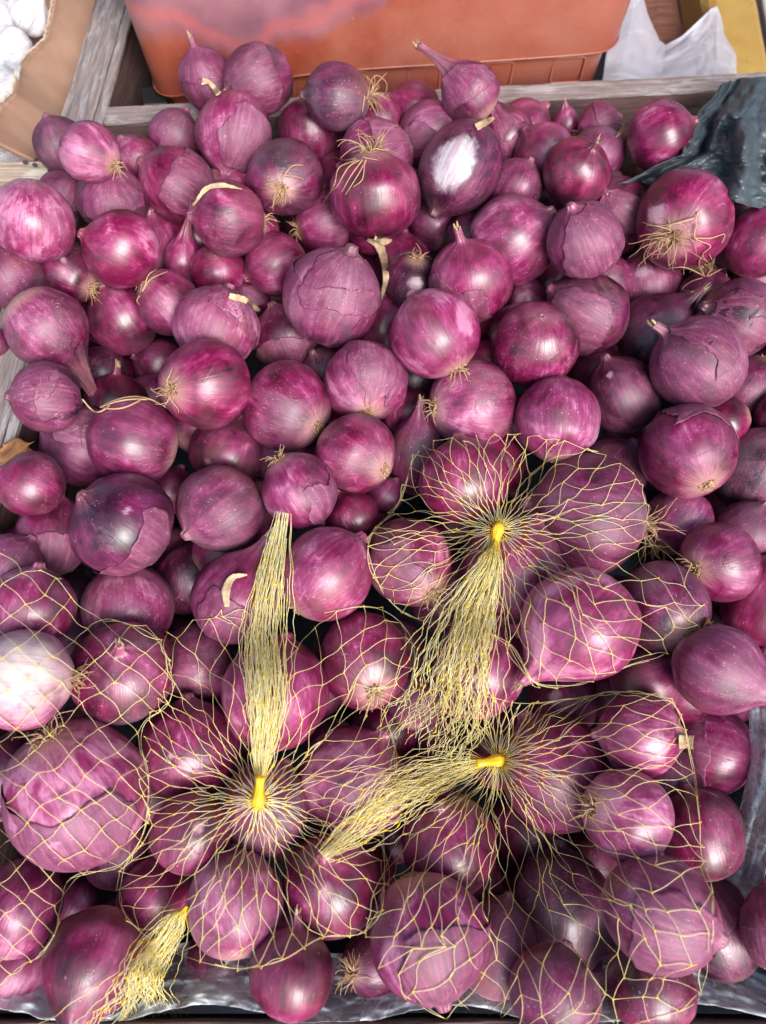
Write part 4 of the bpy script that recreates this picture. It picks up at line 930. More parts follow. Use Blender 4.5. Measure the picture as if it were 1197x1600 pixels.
# seam line standing proud just above the foot
tbm = Tubes(6); q = rrect(TW + .0008, DP + .0008, .035, 8, 0.004); tbm.add([(x, y + cyo, 0.0015 - 0.028 * max(0, -x / TW) ** 2) for x, y in q + q[:1]], 0.0011, 0)
tbm.build('moulded_seam', M_TUB, tub)
for i in range(6):     # raised square frames moulded into the foot
    cx = -0.205 + i * 0.082; cw, chh = 0.018, 0.015; yy = -DP + .007 + cyo - 0.0045
    t_ = Tubes(5); zc = -0.022
    pts = []
    for sx, sz, a0 in ((1, 1, 0), (-1, 1, 90), (-1, -1, 180), (1, -1, 270)):
        for k_ in range(4):
            a = R_(a0 + 30 * k_); pts.append((cx + sx * (cw - .004) + .004 * math.cos(a), yy + 0.0012 + 0.004 * (cx / TW) ** 2, zc + sz * (chh - .004) + .004 * math.sin(a)))
    t_.add(pts + pts[:1], 0.0013, 0); t_.build('moulded_frame', M_TUB, tub)

# ---------------------------------------------------------------- left neighbour: cardboard box of garlic
def m_card():
    m, N, L, P = mat_new('brown_cardboard'); b = NB(m); o = b.n('TexCoord').outputs['Object']
    n1 = b.noise(o, 25, 4, 0.6); n2 = b.noise(b.n('VectorMath', {0: o, 1: (300, 60, 60)}, operation='MULTIPLY').outputs[0], 1.5, 3, 0.6)
    L.new(b.mix(b.math('MULTIPLY', n2, 0.3), b.ramp(n1, [(0.3, (0.40, 0.235, 0.16)), (0.7, (0.50, 0.31, 0.22))]), C(0.34, 0.2, 0.14)), P.inputs['Base Color'])
    P.inputs['Roughness'].default_value = 0.8; L.new(b.bump(n2, 0.15, 0.001), P.inputs['Normal']); return m
M_CARD = m_card(); M_CARDEDGE = simple('torn_cardboard_edge', (0.62, 0.50, 0.42, 1), 0.85, 0.3, 200, 0.5)
box = empty('cardboard_box', at(60, 150, 0.85)); tag(box, 'torn brown cardboard box of garlic left of the crate', 'cardboard box')
bpy.context.view_layer.update()
Lp = [(92, -40), (78, 30), (70, 62), (48, 82), (30, 104), (25, 128), (20, 148), (0, 166), (-14, 190), (-26, 215)]
Rp = [(158, -40), (146, 20), (136, 60), (124, 100), (116, 140), (110, 175), (104, 200), (84, 226), (66, 246), (52, 252)]
def f_card(u, v):
    a = edge_pt([(x, y, 0) for x, y in Lp], v); b_ = edge_pt([(x, y, 0) for x, y in Rp], v)
    p = a.lerp(b_, u); jag = 2.5 * noise.noise(Vector((v * 40, 0, 1))) * (1 - u) ** 6
    dv = 0.785 + 0.20 * (1 - v) * 0.9
    return at(p.x + jag, p.y, dv - 0.03 + 0.055 * u ** 0.8 + 0.004 * math.sin(v * 5))
cd = sheet('side_panel', f_card, 20, 70, M_CARD, None, 0.004); keep(cd, box)
# fluted torn edge
tb2 = Tubes(4); pts = []
for i in range(170):
    v = i / 169; p = f_card(0, v); p2 = f_card(0.05, v); s_ = (p2 - p).normalized()
    pts.append(p + s_ * (0.003 if i % 2 else -0.004) + Vector((0, 0, 0.0010)))
tb2.add(np.array(pts), 0.0012, 0)
for off in (-0.0035, 0.0035):
    tb2.add(np.array([f_card(0, i / 99) + (f_card(0.06, i / 99) - f_card(0, i / 99)).normalized() * (off + 0.0012 * noise.noise(Vector((i * .7, off * 99, 0)))) for i in range(100)]), 0.0011, 0)
e_ = tb2.build('torn_edge', M_CARDEDGE, None); keep(e_, box)
# far panel and box bottom so the box closes behind the garlic
def f_card2(u, v): return at(-160 + 250 * u, -60 + 10 * u, 0.95 + 0.12 * v)
keep(sheet('end_panel', f_card2, 6, 6, M_CARD, None, 0.004), box)
bx = mesh_obj('bottom_panel', [(-0.75, 0.60, RIM - 0.10), (-0.375, 0.60, RIM - 0.10), (-0.375, 1.25, RIM - 0.10), (-0.75, 1.25, RIM - 0.10)], [(0, 1, 2, 3)], M_CARD, None, smooth=False)
bx.modifiers.new('thickness', 'SOLIDIFY').thickness = 0.004; keep(bx, box)

M_GARLIC, _N, _L, _P = mat_new('garlic_skin'); _b = NB(M_GARLIC)
_sv = _b.n('Attribute', attribute_name='sv').outputs['Vector']
_L.new(_b.ramp(_b.noise(_b.n('VectorMath', {0: _sv, 1: (1, 1, .3)}, operation='MULTIPLY').outputs[0], 9, 4, 0.6), [(0.3, (0.46, 0.42, 0.46)), (0.6, (0.74, 0.72, 0.75))]), _P.inputs['Base Color'])
_P.inputs['Roughness'].default_value = 0.5
GARL = [(48, 22, 34, .93, 60, 'white garlic bulb touching the torn cardboard edge at the top'), (5, 30, 34, .95, 120, 'white garlic bulb in the very top left corner of the cardboard box'),
        (22, 78, 34, .90, 200, 'pale garlic bulb below the topmost ones in the cardboard box'), (-22, 100, 36, .91, 90, 'garlic bulb cut by the left edge inside the cardboard box'),
        (3, 135, 30, .88, 30, 'lowest garlic bulb against the torn cardboard edge')]
for i, (x, y, r, d, ang, lab) in enumerate(GARL):
    nl, ntt = 48, 24; pr = catmull([(0, -.72), (.2, -.78), (.55, -.74), (.9, -.42), (1, -.05), (.88, .3), (.55, .6), (.28, .85), (.16, 1.15), (.14, 1.5), (0, 1.52)], ntt); Rg = r / F * d
    jj, ii = np.meshgrid(np.arange(nl), np.arange(ntt)); lo = jj * 2 * math.pi / nl
    rr = np.maximum(pr[ii, 0], 0) * (1 - 0.09 * np.abs(np.cos(lo * 4 + i)) ** 3 * np.clip(1.2 - np.abs(pr[ii, 1]), 0, 1) * 1.6 + 0.03 * np.cos(lo * 2 + i))
    co = np.stack([rr * np.cos(lo), rr * np.sin(lo), pr[ii, 1]], -1).reshape(-1, 3) * Rg
    g = mesh_obj('garlic_bulb', co, grid_faces(nl, ntt, True), M_GARLIC, attrs={'sv': np.stack([np.cos(lo).ravel(), np.sin(lo).ravel(), (pr[ii, 1]).ravel()], 1)})
    c_ = -ray(x, y).normalized(); ax = (EX * math.cos(R_(ang)) + UP * math.sin(R_(ang)) + c_ * 0.6).normalized()
    g.rotation_mode = 'QUATERNION'; g.rotation_quaternion = ax.to_track_quat('Z', 'Y'); g.location = at(x, y, d)
    tag(g, lab, 'garlic', 'garlic bulbs in the cardboard box')
def f_gbag(u, v):
    px = -60 + 95 * u + 20 * v; py = 70 + 190 * v
    px = min(px, 38 + (v * -30 if v < .6 else -18 + (v - .6) * 60))
    return at(px, py, 0.845 - 0.02 * v + 0.010 * crease(u * 2, v * 3, 4.4))
gb = sheet('clear_bag', f_gbag, 40, 60, m_film('milky_bag_plastic', (0.66, 0.70, 0.74, 1), 0.40, 0.25)); tag(gb, 'crumpled milky plastic bag over the garlic at the left edge', 'plastic bag')

# pale slat end with two staple holes
sl = empty('wood_slat', at(40, 266, .735)); bpy.context.view_layer.update()
tag(sl, 'pale raw wooden slat end with two dark holes at the left edge', 'wooden slat')
keep(beam('slat_board', at(-80, 268, .742), at(74, 266, .748), (UP * 0.25 - FW * 0.97), 0.021, 0.008, M_SLAT, None, 20, 0.001, 40, 0.0012), sl)
for (hx, hy) in ((40, 254), (55, 258)):
    c_ = at(hx, hy, .7405); V = [c_ + (EX * math.cos(a * .5236) * .0026 + UP * math.sin(a * .5236) * .0018) for a in range(12)]; V2 = [v - FW * 0.0012 for v in V]
    o_ = mesh_obj('staple_hole', [tuple(v) for v in V + V2], [tuple(range(12, 24))] + [(i, (i + 1) % 12, 12 + (i + 1) % 12, 12 + i) for i in range(12)], M_STAPLE, None, smooth=False); keep(o_, sl)

# ---------------------------------------------------------------- things behind
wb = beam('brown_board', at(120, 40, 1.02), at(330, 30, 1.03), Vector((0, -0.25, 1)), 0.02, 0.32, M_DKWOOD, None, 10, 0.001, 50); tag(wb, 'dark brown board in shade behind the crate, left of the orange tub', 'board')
ft = beam('table_foot', at(222, 150, .872), at(258, 148, .878), Vector((0, -.2, 1)), 0.03, 0.08, M_BLACK, None, 4, 0.0004, 51, 0.004); tag(ft, 'small black plastic block between the brown board and the tub foot', 'block')
# brown plank and yellow post at the top right
pk = empty('brown_plank', at(1050, 40, 1.03)); bpy.context.view_layer.update()
tag(pk, 'brown timber with a black streaked groove behind the white plastic bag', 'plank')
def quadbox(name, p, mat, thick, parent=None):
    o_ = sheet(name, lambda u, v: Vector(p[0]).lerp(Vector(p[1]), u).lerp(Vector(p[3]).lerp(Vector(p[2]), u), v) - FW * (0.004 * math.sin(math.pi * u)) + FW * 0.0015 * noise.noise(Vector((u * 9, v * 5, len(name)))), 16, 16, mat, None, thick)
    if parent: keep(o_, parent)
    return o_
quadbox('plank_face', [at(985, -80, 1.09), at(1060, -80, 1.09), at(1075, 110, 1.00), at(1008, 110, 1.00)], m_oldwood('red_brown_wood', (0.17, 0.07, 0.045), (0.30, 0.15, 0.10), 0.2), 0.02, pk)
quadbox('plank_groove', [at(1040, -80, 1.085), at(1068, -80, 1.085), at(1078, 100, 1.01), at(1056, 100, 1.01)], m_oldwood('blackened_wood', (0.025, 0.014, 0.012), (0.22, 0.11, 0.07), 0.35), 0.02, pk)
quadbox('plank_edge', [at(1066, -80, 1.08), at(1120, -80, 1.08), at(1120, 100, 1.00), at(1076, 100, 1.00)], m_oldwood('tan_brown_wood', (0.23, 0.11, 0.07), (0.34, 0.2, 0.13), 0.3), 0.02, pk)
def m_yel():
    m, N, L, P = mat_new('worn_yellow_paint'); b = NB(m); o = b.n('TexCoord').outputs['Object']
    n1 = b.noise(o, 18, 5, 0.6, .5); n2 = b.noise(o, 70, 5, 0.7, 1.0)
    c = b.ramp(n1, [(0.3, (0.29, 0.16, 0.025)), (0.7, (0.38, 0.24, 0.055))]); c = b.mix(b.ss(n2, 0.66, 0.72), c, C(0.10, 0.05, 0.02))
    L.new(c, P.inputs['Base Color']); P.inputs['Roughness'].default_value = 0.45; return m
ypost = beam('yellow_post', at(1120, -160, 1.04), at(1180, 190, .92), (-FW + EX * 0.25), 0.082, 0.06, m_yel(), None, 20, 0.0012, 60, 0.012); tag(ypost, 'slanting yellow painted wooden post at the top right corner', 'post')
wp_ = quadbox('white_sheet_board', [at(1178, -60, 1.10), at(1330, -60, 1.10), at(1330, 140, 1.02), at(1215, 140, 1.02)], simple('white_paint', (0.62, 0.61, 0.62, 1), 0.6, 0.08, 30), 0.01); tag(wp_, 'white panel edge showing past the yellow post in the corner', 'panel')
# white translucent bag with its notched upper edge
Etop = [(965, -40), (1000, -30), (1012, 22), (1030, 62), (1040, 70), (1066, 56), (1090, 34), (1110, 14), (1120, 8), (1132, 40), (1150, 72)]
Ebot = [(938, 150), (960, 148), (990, 146), (1010, 144), (1030, 142), (1050, 140), (1080, 140), (1100, 140), (1120, 142), (1140, 142), (1152, 142)]
def f_wbag(u, v):
    a = edge_pt([(x, y, 0) for x, y in Etop], u); b_ = edge_pt([(x, y, 0) for x, y in Ebot], u); p = a.lerp(b_, v)
    return at(p.x, p.y, 0.955 - 0.065 * v + 0.010 * crease(u * 1.6, v * 1.5, 6.2) + 0.012 * math.sin(u * 9 + v * 3) * 0.3)
wbg = sheet('white_plastic_bag', f_wbag, 110, 60, M_WHITEBAG, thick=0.0003); tag(wbg, 'translucent white plastic bag between the orange tub and the yellow post', 'plastic bag')

# unseen roof, added to shade the back of the heap; light enters in front
rf = mesh_obj('stall_roof', [(-2.2, 0.42, 2.12), (2.2, 0.42, 2.12), (2.2, 3.2, 2.35), (-2.2, 3.2, 2.35), (-2.2, 0.42, 2.16), (2.2, 0.42, 2.16), (2.2, 3.2, 2.39), (-2.2, 3.2, 2.39)],
   [(3, 2, 1, 0), (4, 5, 6, 7), (0, 1, 5, 4), (1, 2, 6, 5), (2, 3, 7, 6), (3, 0, 4, 7)], simple('weathered_canvas', (0.30, 0.28, 0.27, 1), 0.8), smooth=False); tag(rf, kind='structure')
# ---------------------------------------------------------------- small loose things
# curled dry leaf on the split onion, hanging dry stem, cut stalk, stray papery scrap: parts of their onions
def by_label(key):
    for o_, r_ in zip(ALL, onion_objs):
        if key in o_['label']: return o_, r_
    raise KeyError(key)
def world_to_child(obj, par): keep(obj, par)
def ribbon(name, pts, wds, mat, parent, lift=0.003, curl=0.4):
    """pts in photograph pixels; laid on whatever is below"""
    V = []; n_ = 28; pp = catmull([(x, y) for x, y in pts], n_); ww = np.interp(np.linspace(0, 1, n_), np.linspace(0, 1, len(wds)), wds)
    P = []
    for (x, y) in pp:
        h = bvh.ray_cast(CAM, ray(x, y).normalized()); rr = ray(x, y)
        d = (h[0] - CAM).dot(FW) if h[0] else heap_d(y)
        P.append(d)
    P = np.array(P); 
    for _ in range(4): P[1:-1] = np.minimum(P[1:-1], (P[:-2] + P[2:]) / 2)
    for i, (x, y) in enumerate(pp):
        p = at(x, y, P[i] - lift); j = min(i + 1, n_ - 1); k_ = max(i - 1, 0)
        t_ = Vector((pp[j][0] - pp[k_][0], -(pp[j][1] - pp[k_][1]))); t_.normalize(); nx = EX * (-t_.y) + UP * t_.x
        for e in (-1, -0.4, 0.4, 1):
            V.append(p + nx * e * ww[i] / F * P[i] - FW * (curl * (abs(e) ** 2) * ww[i] / F * P[i]) + nx * 0.0006 * noise.noise(Vector((i * .6, e, 3))))
    o_ = mesh_obj(name, [tuple(v) for v in V], grid_faces(4, n_), mat, None)
    md = o_.modifiers.new('thickness', 'SOLIDIFY'); md.thickness = 0.0007
    keep(o_, parent); return o_
bpy.context.view_layer.update()
ribbon('dry_leaf', [(355, 948), (354, 922), (364, 902), (386, 898)], [4, 7, 5, 2], M_TIP, by_label('split onion')[1], 0.004)
ribbon('dry_stem', [(574, 374), (594, 388), (603, 430), (596, 468)], [3, 7, 5, 2], M_TIP, by_label('large onion with torn dusty')[1], 0.004)
ribbon('dry_stem', [(585, 372), (600, 378), (612, 376)], [3, 6, 2], M_TIP, by_label('large onion with torn dusty')[1], 0.006)
ribbon('dry_stalk', [(1060, 1158), (1072, 1158), (1083, 1159)], [11, 10, 11], M_TIP, by_label('cut tan stalk')[1], 0.006, 0.3)
ribbon('dry_stalk', [(302, 322), (322, 296), (348, 290), (378, 296)], [1.5, 4, 4, 1], M_TIP, by_label('dry tan stalk across')[1], 0.004)
ribbon('dry_stalk', [(316, 128), (328, 130), (342, 148)], [6, 3, 5], M_TIP, by_label('leftmost in front of the orange tub')[1], 0.005)
ribbon('dry_stem', [(744, 200), (762, 190), (772, 184)], [6, 5, 2], M_TIP, by_label('big bare white patch')[1], 0.004)
ribbon('dry_stem', [(358, 462), (380, 470), (406, 486)], [4, 7, 3], M_TIP, by_label('crimson onion with tan shred')[1], 0.004)
# long strands of single roots
def strand(pts, parent, r=0.0006, name='roots', lift=0.003):
    n_ = 26; pp = catmull(pts, n_); D_ = []
    for (x, y) in pp:
        h = bvh.ray_cast(CAM, ray(x, y).normalized()); D_.append((h[0] - CAM).dot(FW) if h[0] else heap_d(y))
    D_ = np.array(D_)
    for _ in range(12): D_[1:-1] = np.minimum(D_[1:-1], (D_[:-2] + D_[2:]) / 2)
    return [at(x, y, d_ - lift) for (x, y), d_ in zip(pp, D_)]
def strands(lists, parent, r=0.0006):
    t_ = Tubes(4)
    for p in lists: t_.add(np.array([tuple(v) for v in strand(p, parent)]), np.linspace(r * 1.3, r * .6, 26), 0.8)
    o_ = t_.build('roots', M_ROOT, None); keep(o_, parent)
strands([[(1085, 342), (1050, 352), (1015, 368), (992, 400)], [(1086, 340), (1040, 352), (1010, 352)], [(1088, 350), (1086, 372), (1110, 384), (1098, 398), (1108, 412)], [(1084, 372), (1110, 372), (1132, 366), (1128, 380)], [(1086, 345), (1092, 330), (1096, 352)]], by_label('straggling roots')[1], 0.00055)
strands([[(558, 250), (530, 262), (522, 290), (504, 318)], [(566, 250), (548, 275), (534, 300)], [(572, 250), (560, 272), (540, 304)], [(556, 248), (536, 250), (520, 245)], [(568, 246), (590, 250)], [(570, 252), (566, 280), (552, 292)], [(562, 250), (544, 262), (526, 292), (516, 300)]], by_label('draped over its top')[1], 0.00055)
strands([[(574, 150), (580, 126), (590, 118), (604, 130), (603, 145)], [(572, 155), (578, 140), (574, 118)], [(578, 152), (588, 132), (604, 114)], [(570, 150), (566, 175)], [(575, 160), (583, 146), (592, 132)]], by_label('big fuzzy root tuft')[1], 0.00055)
strands([[(1102, 432), (1070, 418), (1040, 420)], [(1100, 430), (1092, 412), (1098, 398)], [(1104, 432), (1114, 414), (1108, 396)], [(1098, 434), (1080, 440), (1066, 452), (1084, 456)], [(1106, 432), (1130, 420), (1136, 432)]], by_label('curly straw roots')[1], 0.00055)
strands([[(440, 280), (456, 260), (474, 258)], [(436, 282), (424, 286), (414, 288)], [(446, 274), (462, 276), (474, 280)]], by_label('pale wiry root')[1], 0.00055)
strands([[(965, 210), (975, 196), (960, 190)], [(962, 214), (974, 206), (986, 192)]], by_label('small ragged pink')[1], 0.00055)
strands([[(225, 452), (232, 430), (246, 420)], [(222, 455), (236, 436), (262, 424)], [(218, 462), (214, 470), (218, 476)]], by_label('straw roots at its upper left')[1], 0.00055)

# papery scraps shed between the onions
for i, (x, y, s_, lab) in enumerate([(25, 705, 26, 'brown curled onion skin scrap caught on the left rail'), (1104, 975, 10, 'tiny pale scrap of onion skin right of the violet-grey onion')]):
    h = bvh.ray_cast(CAM, ray(x, y).normalized())[0]; d_ = min((h - CAM).dot(FW) if h else .7, heap_d(y)) - 0.008
    if i == 0: d_ = 0.625
    sc = sheet('skin_scrap', lambda u, v: at(x + s_ * (u - .5) * 2.2 * (1 - .3 * math.sin(v * 7)), y + s_ * (v - .5) * 1.3 + 4 * math.sin(u * 9), d_ + 0.006 * math.sin(u * 5 + v * 3) + 0.004 * crease(u, v, 2.2 + i)), 24, 16, simple('brown_dry_skin', (0.40, 0.17, 0.06, 1), 0.5, 0.4, 90), thick=0.0003)
    tag(sc, lab, 'onion skin')

# ---------------------------------------------------------------- net bags
GS = 6.0; X0, Y0 = -90, 640; NXg, NYg = int(1420 / GS), int(1060 / GS)
DM = np.zeros((NYg, NXg))
for j in range(NYg):
    for i in range(NXg):
        x, y = X0 + i * GS, Y0 + j * GS
        h = bvh.ray_cast(CAM, ray(x, y).normalized())[0]
        DM[j, i] = (h - CAM).dot(FW) if h else heap_d(y) + 0.07
def taut(iters, lift):
    M_ = DM.copy()
    for _ in range(iters):
        A = M_.copy(); A[1:-1, 1:-1] = 0.25 * (M_[:-2, 1:-1] + M_[2:, 1:-1] + M_[1:-1, :-2] + M_[1:-1, 2:]); M_ = np.minimum(DM, A)
    return M_ - lift
T_NET = taut(22, 0.0024); T_TAIL = taut(60, 0.0030)
def samp(Mx, x, y):
    u = min(max((x - X0) / GS, 0), NXg - 1.001); v = min(max((y - Y0) / GS, 0), NYg - 1.001); i, j = int(u), int(v); fu, fv = u - i, v - j
    return (Mx[j, i] * (1 - fu) + Mx[j, i + 1] * fu) * (1 - fv) + (Mx[j + 1, i] * (1 - fu) + Mx[j + 1, i + 1] * fu) * fv
def inside(p, poly):
    x, y = p; c = False; n_ = len(poly)
    for i in range(n_):
        x1, y1 = poly[i]; x2, y2 = poly[(i + 1) % n_]
        if (y1 > y) != (y2 > y) and x < (x2 - x1) * (y - y1) / (y2 - y1) + x1: c = not c
    return c
def nearest(p, poly):
    best = None
    for i in range(len(poly)):
        a = Vector(poly[i]); b_ = Vector(poly[(i + 1) % len(poly)]); q = Vector(p); ab = b_ - a
        t_ = max(0, min(1, (q - a).dot(ab) / max(1e-9, ab.length_squared))); c_ = a + ab * t_; d_ = (q - c_).length
        if best is None or d_ < best[0]: best = (d_, c_)
    return best
def smooth_poly(poly, n=8):
    out = []; m = len(poly)
    for i in range(m):
        p0, p1, p2, p3 = [np.array(poly[(i + k_ - 1) % m], float) for k_ in range(4)]
        for s_ in range(n):
            f = s_ / n; out.append(tuple(0.5 * (2 * p1 + (-p0 + p2) * f + (2 * p0 - 5 * p1 + 4 * p2 - p3) * f * f + (-p0 + 3 * p1 - 3 * p2 + p3) * f ** 3)))
    return out
def net_mesh(nodes, edges, poly, rs, rad=0.00025, lift=0.0, pull=40):
    """nodes: dict key->(x,y); edges list"""
    tb3 = Tubes(4); P3 = {}; out = {}
    for k_, (x, y) in nodes.items():
        if inside((x, y), poly): P3[k_] = (x, y); out[k_] = 0
        else:
            d_, c_ = nearest((x, y), poly)
            if d_ < pull:
                P3[k_] = (c_.x + (x - c_.x) * 0.10 + rs.normal(0, 1.5), c_.y + (y - c_.y) * 0.10 + rs.normal(0, 1.5)); out[k_] = 1
    deg = {}
    for a, b_ in edges:
        if a not in P3 or b_ not in P3: continue
        (x0, y0), (x1, y1) = P3[a], P3[b_]; L_ = math.hypot(x1 - x0, y1 - y0)
        if L_ < 1: continue
        n_ = max(4, int(L_ / 9) + 2); s_ = np.linspace(0, 1, n_)
        bow = rs.normal(0, 0.055) * L_ ; nx, ny = -(y1 - y0) / L_, (x1 - x0) / L_
        bw2 = rs.normal(0, 0.02) * L_
        xs = x0 + (x1 - x0) * s_ + nx * (bow * np.sin(math.pi * s_) + bw2 * np.sin(2 * math.pi * s_)); ys = y0 + (y1 - y0) * s_ + ny * (bow * np.sin(math.pi * s_) + bw2 * np.sin(2 * math.pi * s_))
        pts = [at(x, y, samp(T_NET, x, y) - lift) for x, y in zip(xs, ys)]
        val = 0.10 + 0.55 * np.abs(s_ - 0.5) ** 2 * 2 + rs.uniform(-.05, .1)
        rr = rad * rs.uniform(0.85, 1.2) * (1 + 0.35 * (np.abs(s_ - .5) * 2) ** 4)
        tb3.add(np.array([tuple(p) for p in pts]), rr, val)
        for q, nb in ((a, pts[1] - pts[0]), (b_, pts[-1] - pts[-2])): deg.setdefault(q, []).append(nb)
    for q, nbs in deg.items():
        if len(nbs) > 1:
            x, y = P3[q]; tb3.blob(tuple(at(x, y, samp(T_NET, x, y) - lift)), rad * rs.uniform(1.8, 2.7), rs.uniform(0.7, 1.0), tuple(nbs[0]), rs.uniform(1.4, 2.6))
    return tb3
def polar_net(knot, poly, N, dr, a0, a1, rs, rmax=560, squash=(1, 1), amp=5, dirpull=None):
    nodes, edges = {}, []; i = 0; r = 16.0; da = (a1 - a0) / N
    while r < rmax:
        for j in range(N + 1):
            a = a0 + (j + 0.5 * (i % 2)) * da + noise.noise(Vector((r * 0.008, j * 0.35, knot[0]))) * 0.15
            rr = r * (1 + 0.13 * noise.noise(Vector((j * 0.5, i * 0.25, knot[1]))))
            g = min(1, r / 120)
            nodes[(i, j)] = (knot[0] + rr * math.cos(a) * squash[0] + rs.normal(0, amp) * g, knot[1] - rr * math.sin(a) * squash[1] + rs.normal(0, amp) * g)
            if i > 0:
                if i % 2: pr_ = [(i - 1, j), (i - 1, j + 1)]
                else: pr_ = [(i - 1, j - 1), (i - 1, j)]
                for q in pr_:
                    if q in nodes: edges.append(((i, j), q))
        r += dr * (0.8 if r < 100 else 1); i += 1
    for j in range(N + 1): nodes[('k', j)] = (knot[0], knot[1]); edges.append((('k', j), (0, j)))
    return nodes, edges
def grid_net(orig, u, v, nu, nv, rs, amp=4):
    nodes, edges = {}, []
    for i in range(nv):
        for j in range(nu):
            q = j + 0.5 * (i % 2); wx = 14 * noise.noise(Vector((q * .3, i * .2, 1))); wy = 14 * noise.noise(Vector((q * .3, i * .2, 7)))
            nodes[(i, j)] = (orig[0] + u[0] * q + v[0] * i + wx + rs.normal(0, amp), orig[1] + u[1] * q + v[1] * i + wy + rs.normal(0, amp))
            if i > 0:
                for q_ in ([(i - 1, j), (i - 1, j + 1)] if i % 2 else [(i - 1, j - 1), (i - 1, j)]):
                    if q_ in nodes: edges.append(((i, j), q_))
    return nodes, edges
def tail_mesh(path, widths, nst, rs, thick=0.012, depth=None, fray=0.0, rad=0.00026):
    """gathered bundle of net strands along a pixel path"""
    tb3 = Tubes(4); n_ = 46; pp = catmull(path, n_); s = np.linspace(0, 1, n_); W = np.interp(s, np.linspace(0, 1, len(widths)), widths)
    T_ = np.gradient(pp, axis=0); T_ /= np.linalg.norm(T_, axis=1)[:, None]; Nn = np.stack([-T_[:, 1], T_[:, 0]], 1)
    base = np.array([samp(T_TAIL, x, y) for x, y in pp])
    for _ in range(6): base[1:-1] = np.minimum(base[1:-1], (base[:-2] + base[2:]) / 2)
    for q in range(nst):
        o0 = float(np.clip(rs.normal(0, 0.52), -1.35, 1.35)); lay = rs.uniform(0, 1) * max(0, 1 - 0.5 * o0 * o0)
        k1, k2 = rs.uniform(2, 5), rs.uniform(7, 13); p1, p2 = rs.uniform(0, 6.28, 2)
        end = int(n_ * (1 - 0.45 * rs.uniform() ** 2.2)); sta = 0
        off = o0 + 0.16 * np.sin(k1 * s * 3 + p1) + 0.035 * np.sin(k2 * s * 6 + p2) + np.cumsum(rs.normal(0, 0.02, n_)); off = off * np.clip(s * 6, 0.15, 1)
        # zigzag so that neighbouring strands touch and part as net meshes do
        ph_ = rs.uniform(0, 1); zz = np.abs(((s * 9 + ph_) % 1) - 0.5) * 2 - 0.5; off = off + 0.07 * zz
        xy = pp + Nn * (off * W / 2)[:, None]
        d_ = np.array([min(b_, samp(T_TAIL, x, y)) for b_, (x, y) in zip(base * 0.75 + 0.25 * np.array([samp(T_TAIL, x, y) for x, y in xy]), xy)]) - 0.001 - thick * lay * np.clip(0.25 + s * 2, 0, 1) - 0.0012 * np.sin(k2 * s * 4 + p1)
        for _ in range(5): d_[1:-1] = np.minimum(d_[1:-1], (d_[:-2] + d_[2:]) / 2)
        pts = np.array([tuple(at(x, y, dd)) for (x, y), dd in zip(xy[sta:end], d_[sta:end])])
        if len(pts) < 4: continue
        pale = rs.uniform(0, 0.55)
        val = np.clip(0.9 - s[sta:end] * 5, 0, 1) + pale * 0.7
        tb3.add(pts, rad * rs.uniform(0.8, 1.3), val)
        for m_ in range(3, len(pts) - 1):
            if rs.uniform() < 0.15: tb3.blob(pts[m_], rad * rs.uniform(1.5, 2.4), rs.uniform(0.6, 1), tuple(pts[m_] - pts[m_ - 1]), rs.uniform(1.8, 4.5))
    return tb3
def knot_mesh(x, y, d, dirv, r, name='knot'):
    nl, ntt = 20, 16; V = []; dv = Vector((dirv[0], -dirv[1])).normalized(); ax = EX * dv.x + UP * dv.y; c_ = -FW; sd = ax.cross(c_).normalized()
    prf = catmull([(0, -1.3), (.55, -1.15), (.95, -.5), (1.0, 0.1), (.85, .8), (.7, 1.6), (.62, 2.6), (.75, 3.6), (0.0, 3.7)], ntt)
    C0 = at(x, y, d)
    for i in range(ntt):
        for j in range(nl):
            a = 2 * math.pi * j / nl; rr = max(0, prf[i][0]) * (1 + 0.10 * math.cos(a * 7 + i * .3) + 0.06 * math.cos(3 * a + i)) * r
            V.append(C0 + sd * rr * math.cos(a) + c_ * rr * math.sin(a) + ax * prf[i][1] * r)
    return V, grid_faces(nl, ntt, True), ntt * nl
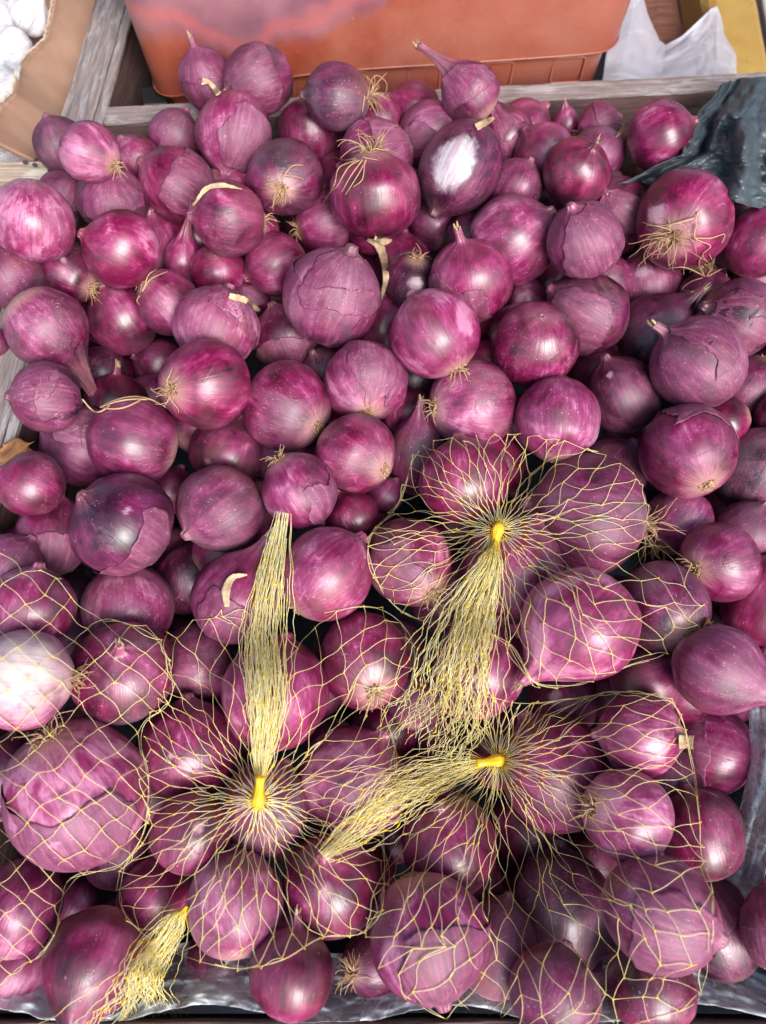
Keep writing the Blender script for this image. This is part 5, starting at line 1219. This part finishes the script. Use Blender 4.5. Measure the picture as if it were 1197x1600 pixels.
BAGS = [
 dict(label='middle yellow net bag with knot right of centre and longest tail', knot=(778, 828), tail=[(777, 832), (765, 885), (738, 960), (712, 1050), (690, 1120), (655, 1185)], tw=[10, 34, 80, 120, 150, 150], nst=112, ang=(-math.pi, math.pi), N=44, dr=34,
      poly=[(655, 705), (735, 683), (850, 684), (935, 705), (1000, 755), (1022, 830), (1062, 865), (1094, 905), (1088, 975), (1040, 1022), (985, 1040), (900, 1070), (835, 1066), (800, 1010), (745, 985), (640, 962), (585, 900), (578, 840), (620, 790)], rot=-110),
 dict(label='lower right yellow net bag, its tail slanting down left from the knot', knot=(778, 1188), tail=[(774, 1189), (730, 1196), (665, 1216), (610, 1248), (555, 1292), (497, 1342)], tw=[9, 34, 76, 86, 66, 22], nst=84, ang=(-math.pi * 0.98, 0.75 * math.pi), N=46, dr=36,
      poly=[(690, 1075), (770, 1092), (830, 1100), (900, 1092), (965, 1082), (1050, 1098), (1078, 1180), (1090, 1250), (1098, 1340), (1113, 1400), (1112, 1470), (1092, 1520), (1085, 1570), (960, 1604), (860, 1606), (720, 1598), (640, 1560), (585, 1500), (572, 1440), (592, 1385), (630, 1330), (640, 1260), (680, 1180)], rot=0),
 dict(label='yellow net bag left of centre with a straight upright tail', knot=(404, 1250), tail=[(405, 1246), (410, 1180), (416, 1100), (412, 1000), (424, 900), (444, 788)], tw=[10, 34, 60, 64, 48, 20], nst=84, ang=(-math.pi, math.pi), N=46, dr=36,
      poly=[(262, 990), (330, 965), (395, 955), (470, 965), (545, 950), (600, 955), (642, 1000), (640, 1080), (600, 1110), (620, 1180), (600, 1290), (600, 1400), (570, 1455), (500, 1465), (440, 1500), (370, 1512), (300, 1498), (225, 1462), (188, 1410), (195, 1352), (236, 1300), (218, 1200), (235, 1120), (262, 1060)], rot=0),
 dict(label='yellow net bag at the left edge round the creamy and huge mauve onions', knot=(292, 1414), tail=[(292, 1416), (270, 1445), (240, 1490), (222, 1530), (212, 1570), (200, 1640)], tw=[22, 40, 58, 66, 120, 200], nst=95, ang=None, N=0, dr=0, grid=True,
      poly=[(-60, 890), (40, 888), (90, 905), (130, 962), (190, 972), (238, 990), (268, 1050), (262, 1100), (222, 1140), (230, 1210), (228, 1290), (190, 1350), (110, 1372), (95, 1420), (80, 1470), (40, 1505), (-60, 1510)]),
]
M_STRIP = simple('pale_plastic_tag', (0.62, 0.58, 0.50, 1), 0.4, 0.15, 80)
for bi, B in enumerate(BAGS):
    rs = np.random.default_rng(50 + bi); kx, ky = B['knot']
    kd = samp(T_TAIL, kx, ky) - 0.006
    root = empty('net_bag', at(kx, ky, kd)); bpy.context.view_layer.update(); tag(root, B['label'], 'net bag', 'yellow net bags of onions')
    poly = smooth_poly(B['poly'], 6)
    # pull the membrane towards the knot
    if B.get('grid'):
        nd, ed = grid_net((-110, 850), (57, 8), (4, 25), 9, 30, rs, 3.5)
        # strands running from the left bag to the gathered end beside its neck
    else:
        nd, ed = polar_net((kx, ky), poly, B['N'], B['dr'], B['ang'][0], B['ang'][1], rs)
    # locally raise the net near the knot so that strands reach it
    T0 = T_NET.copy()
    jj, ii = np.meshgrid(np.arange(NXg), np.arange(NYg)); rr = np.hypot(X0 + jj * GS - kx, Y0 + ii * GS - ky)
    f_ = np.clip(1 - rr / 90, 0, 1) ** 1.5
    if not B.get('grid'): T_NET[:] = np.minimum(T_NET, T_NET * (1 - f_) + kd * f_)
    tbn = net_mesh(nd, ed, poly, rs, lift=0.0004 * bi)
    # a rim of doubled strands where the net folds under
    for rep in range(2):
        pts = []; 
        for (x, y) in poly + poly[:2]:
            x2, y2 = x + 4 * noise.noise(Vector((x * .02, y * .02, rep * 5.0))), y + 4 * noise.noise(Vector((x * .02, y * .02, 9 + rep * 5.0)))
            pts.append(tuple(at(x2, y2, samp(T_NET, x2, y2) + 0.001)))
        a = rs.integers(0, len(pts) // 2); tbn.add(np.array(pts[a:a + len(pts) // 2]), 0.00028, 0.2)
    nm = tbn.build('netting', M_NET, None); tag(nm, kind='stuff'); keep(nm, root)
    T_NET[:] = T0
    tl = tail_mesh(B['tail'], B['tw'], B['nst'], rs, thick=0.013)
    tm = tl.build('gathered_tail', M_NET, None); tag(tm, kind='stuff'); keep(tm, root)
    if not B.get('grid'):
        dx, dy = B['tail'][1][0] - B['tail'][0][0], B['tail'][1][1] - B['tail'][0][1]
        V, Fc, nv_ = knot_mesh(kx, ky, kd - 0.002, (dx, dy), 0.0046)
        kn = mesh_obj('knot', [tuple(v) for v in V], Fc, M_NET, None, attrs={'val': np.ones(nv_)}); keep(kn, root)
print('tris', sum(len(o_.data.polygons) * 2 for o_ in scene.objects if o_.type == 'MESH'))
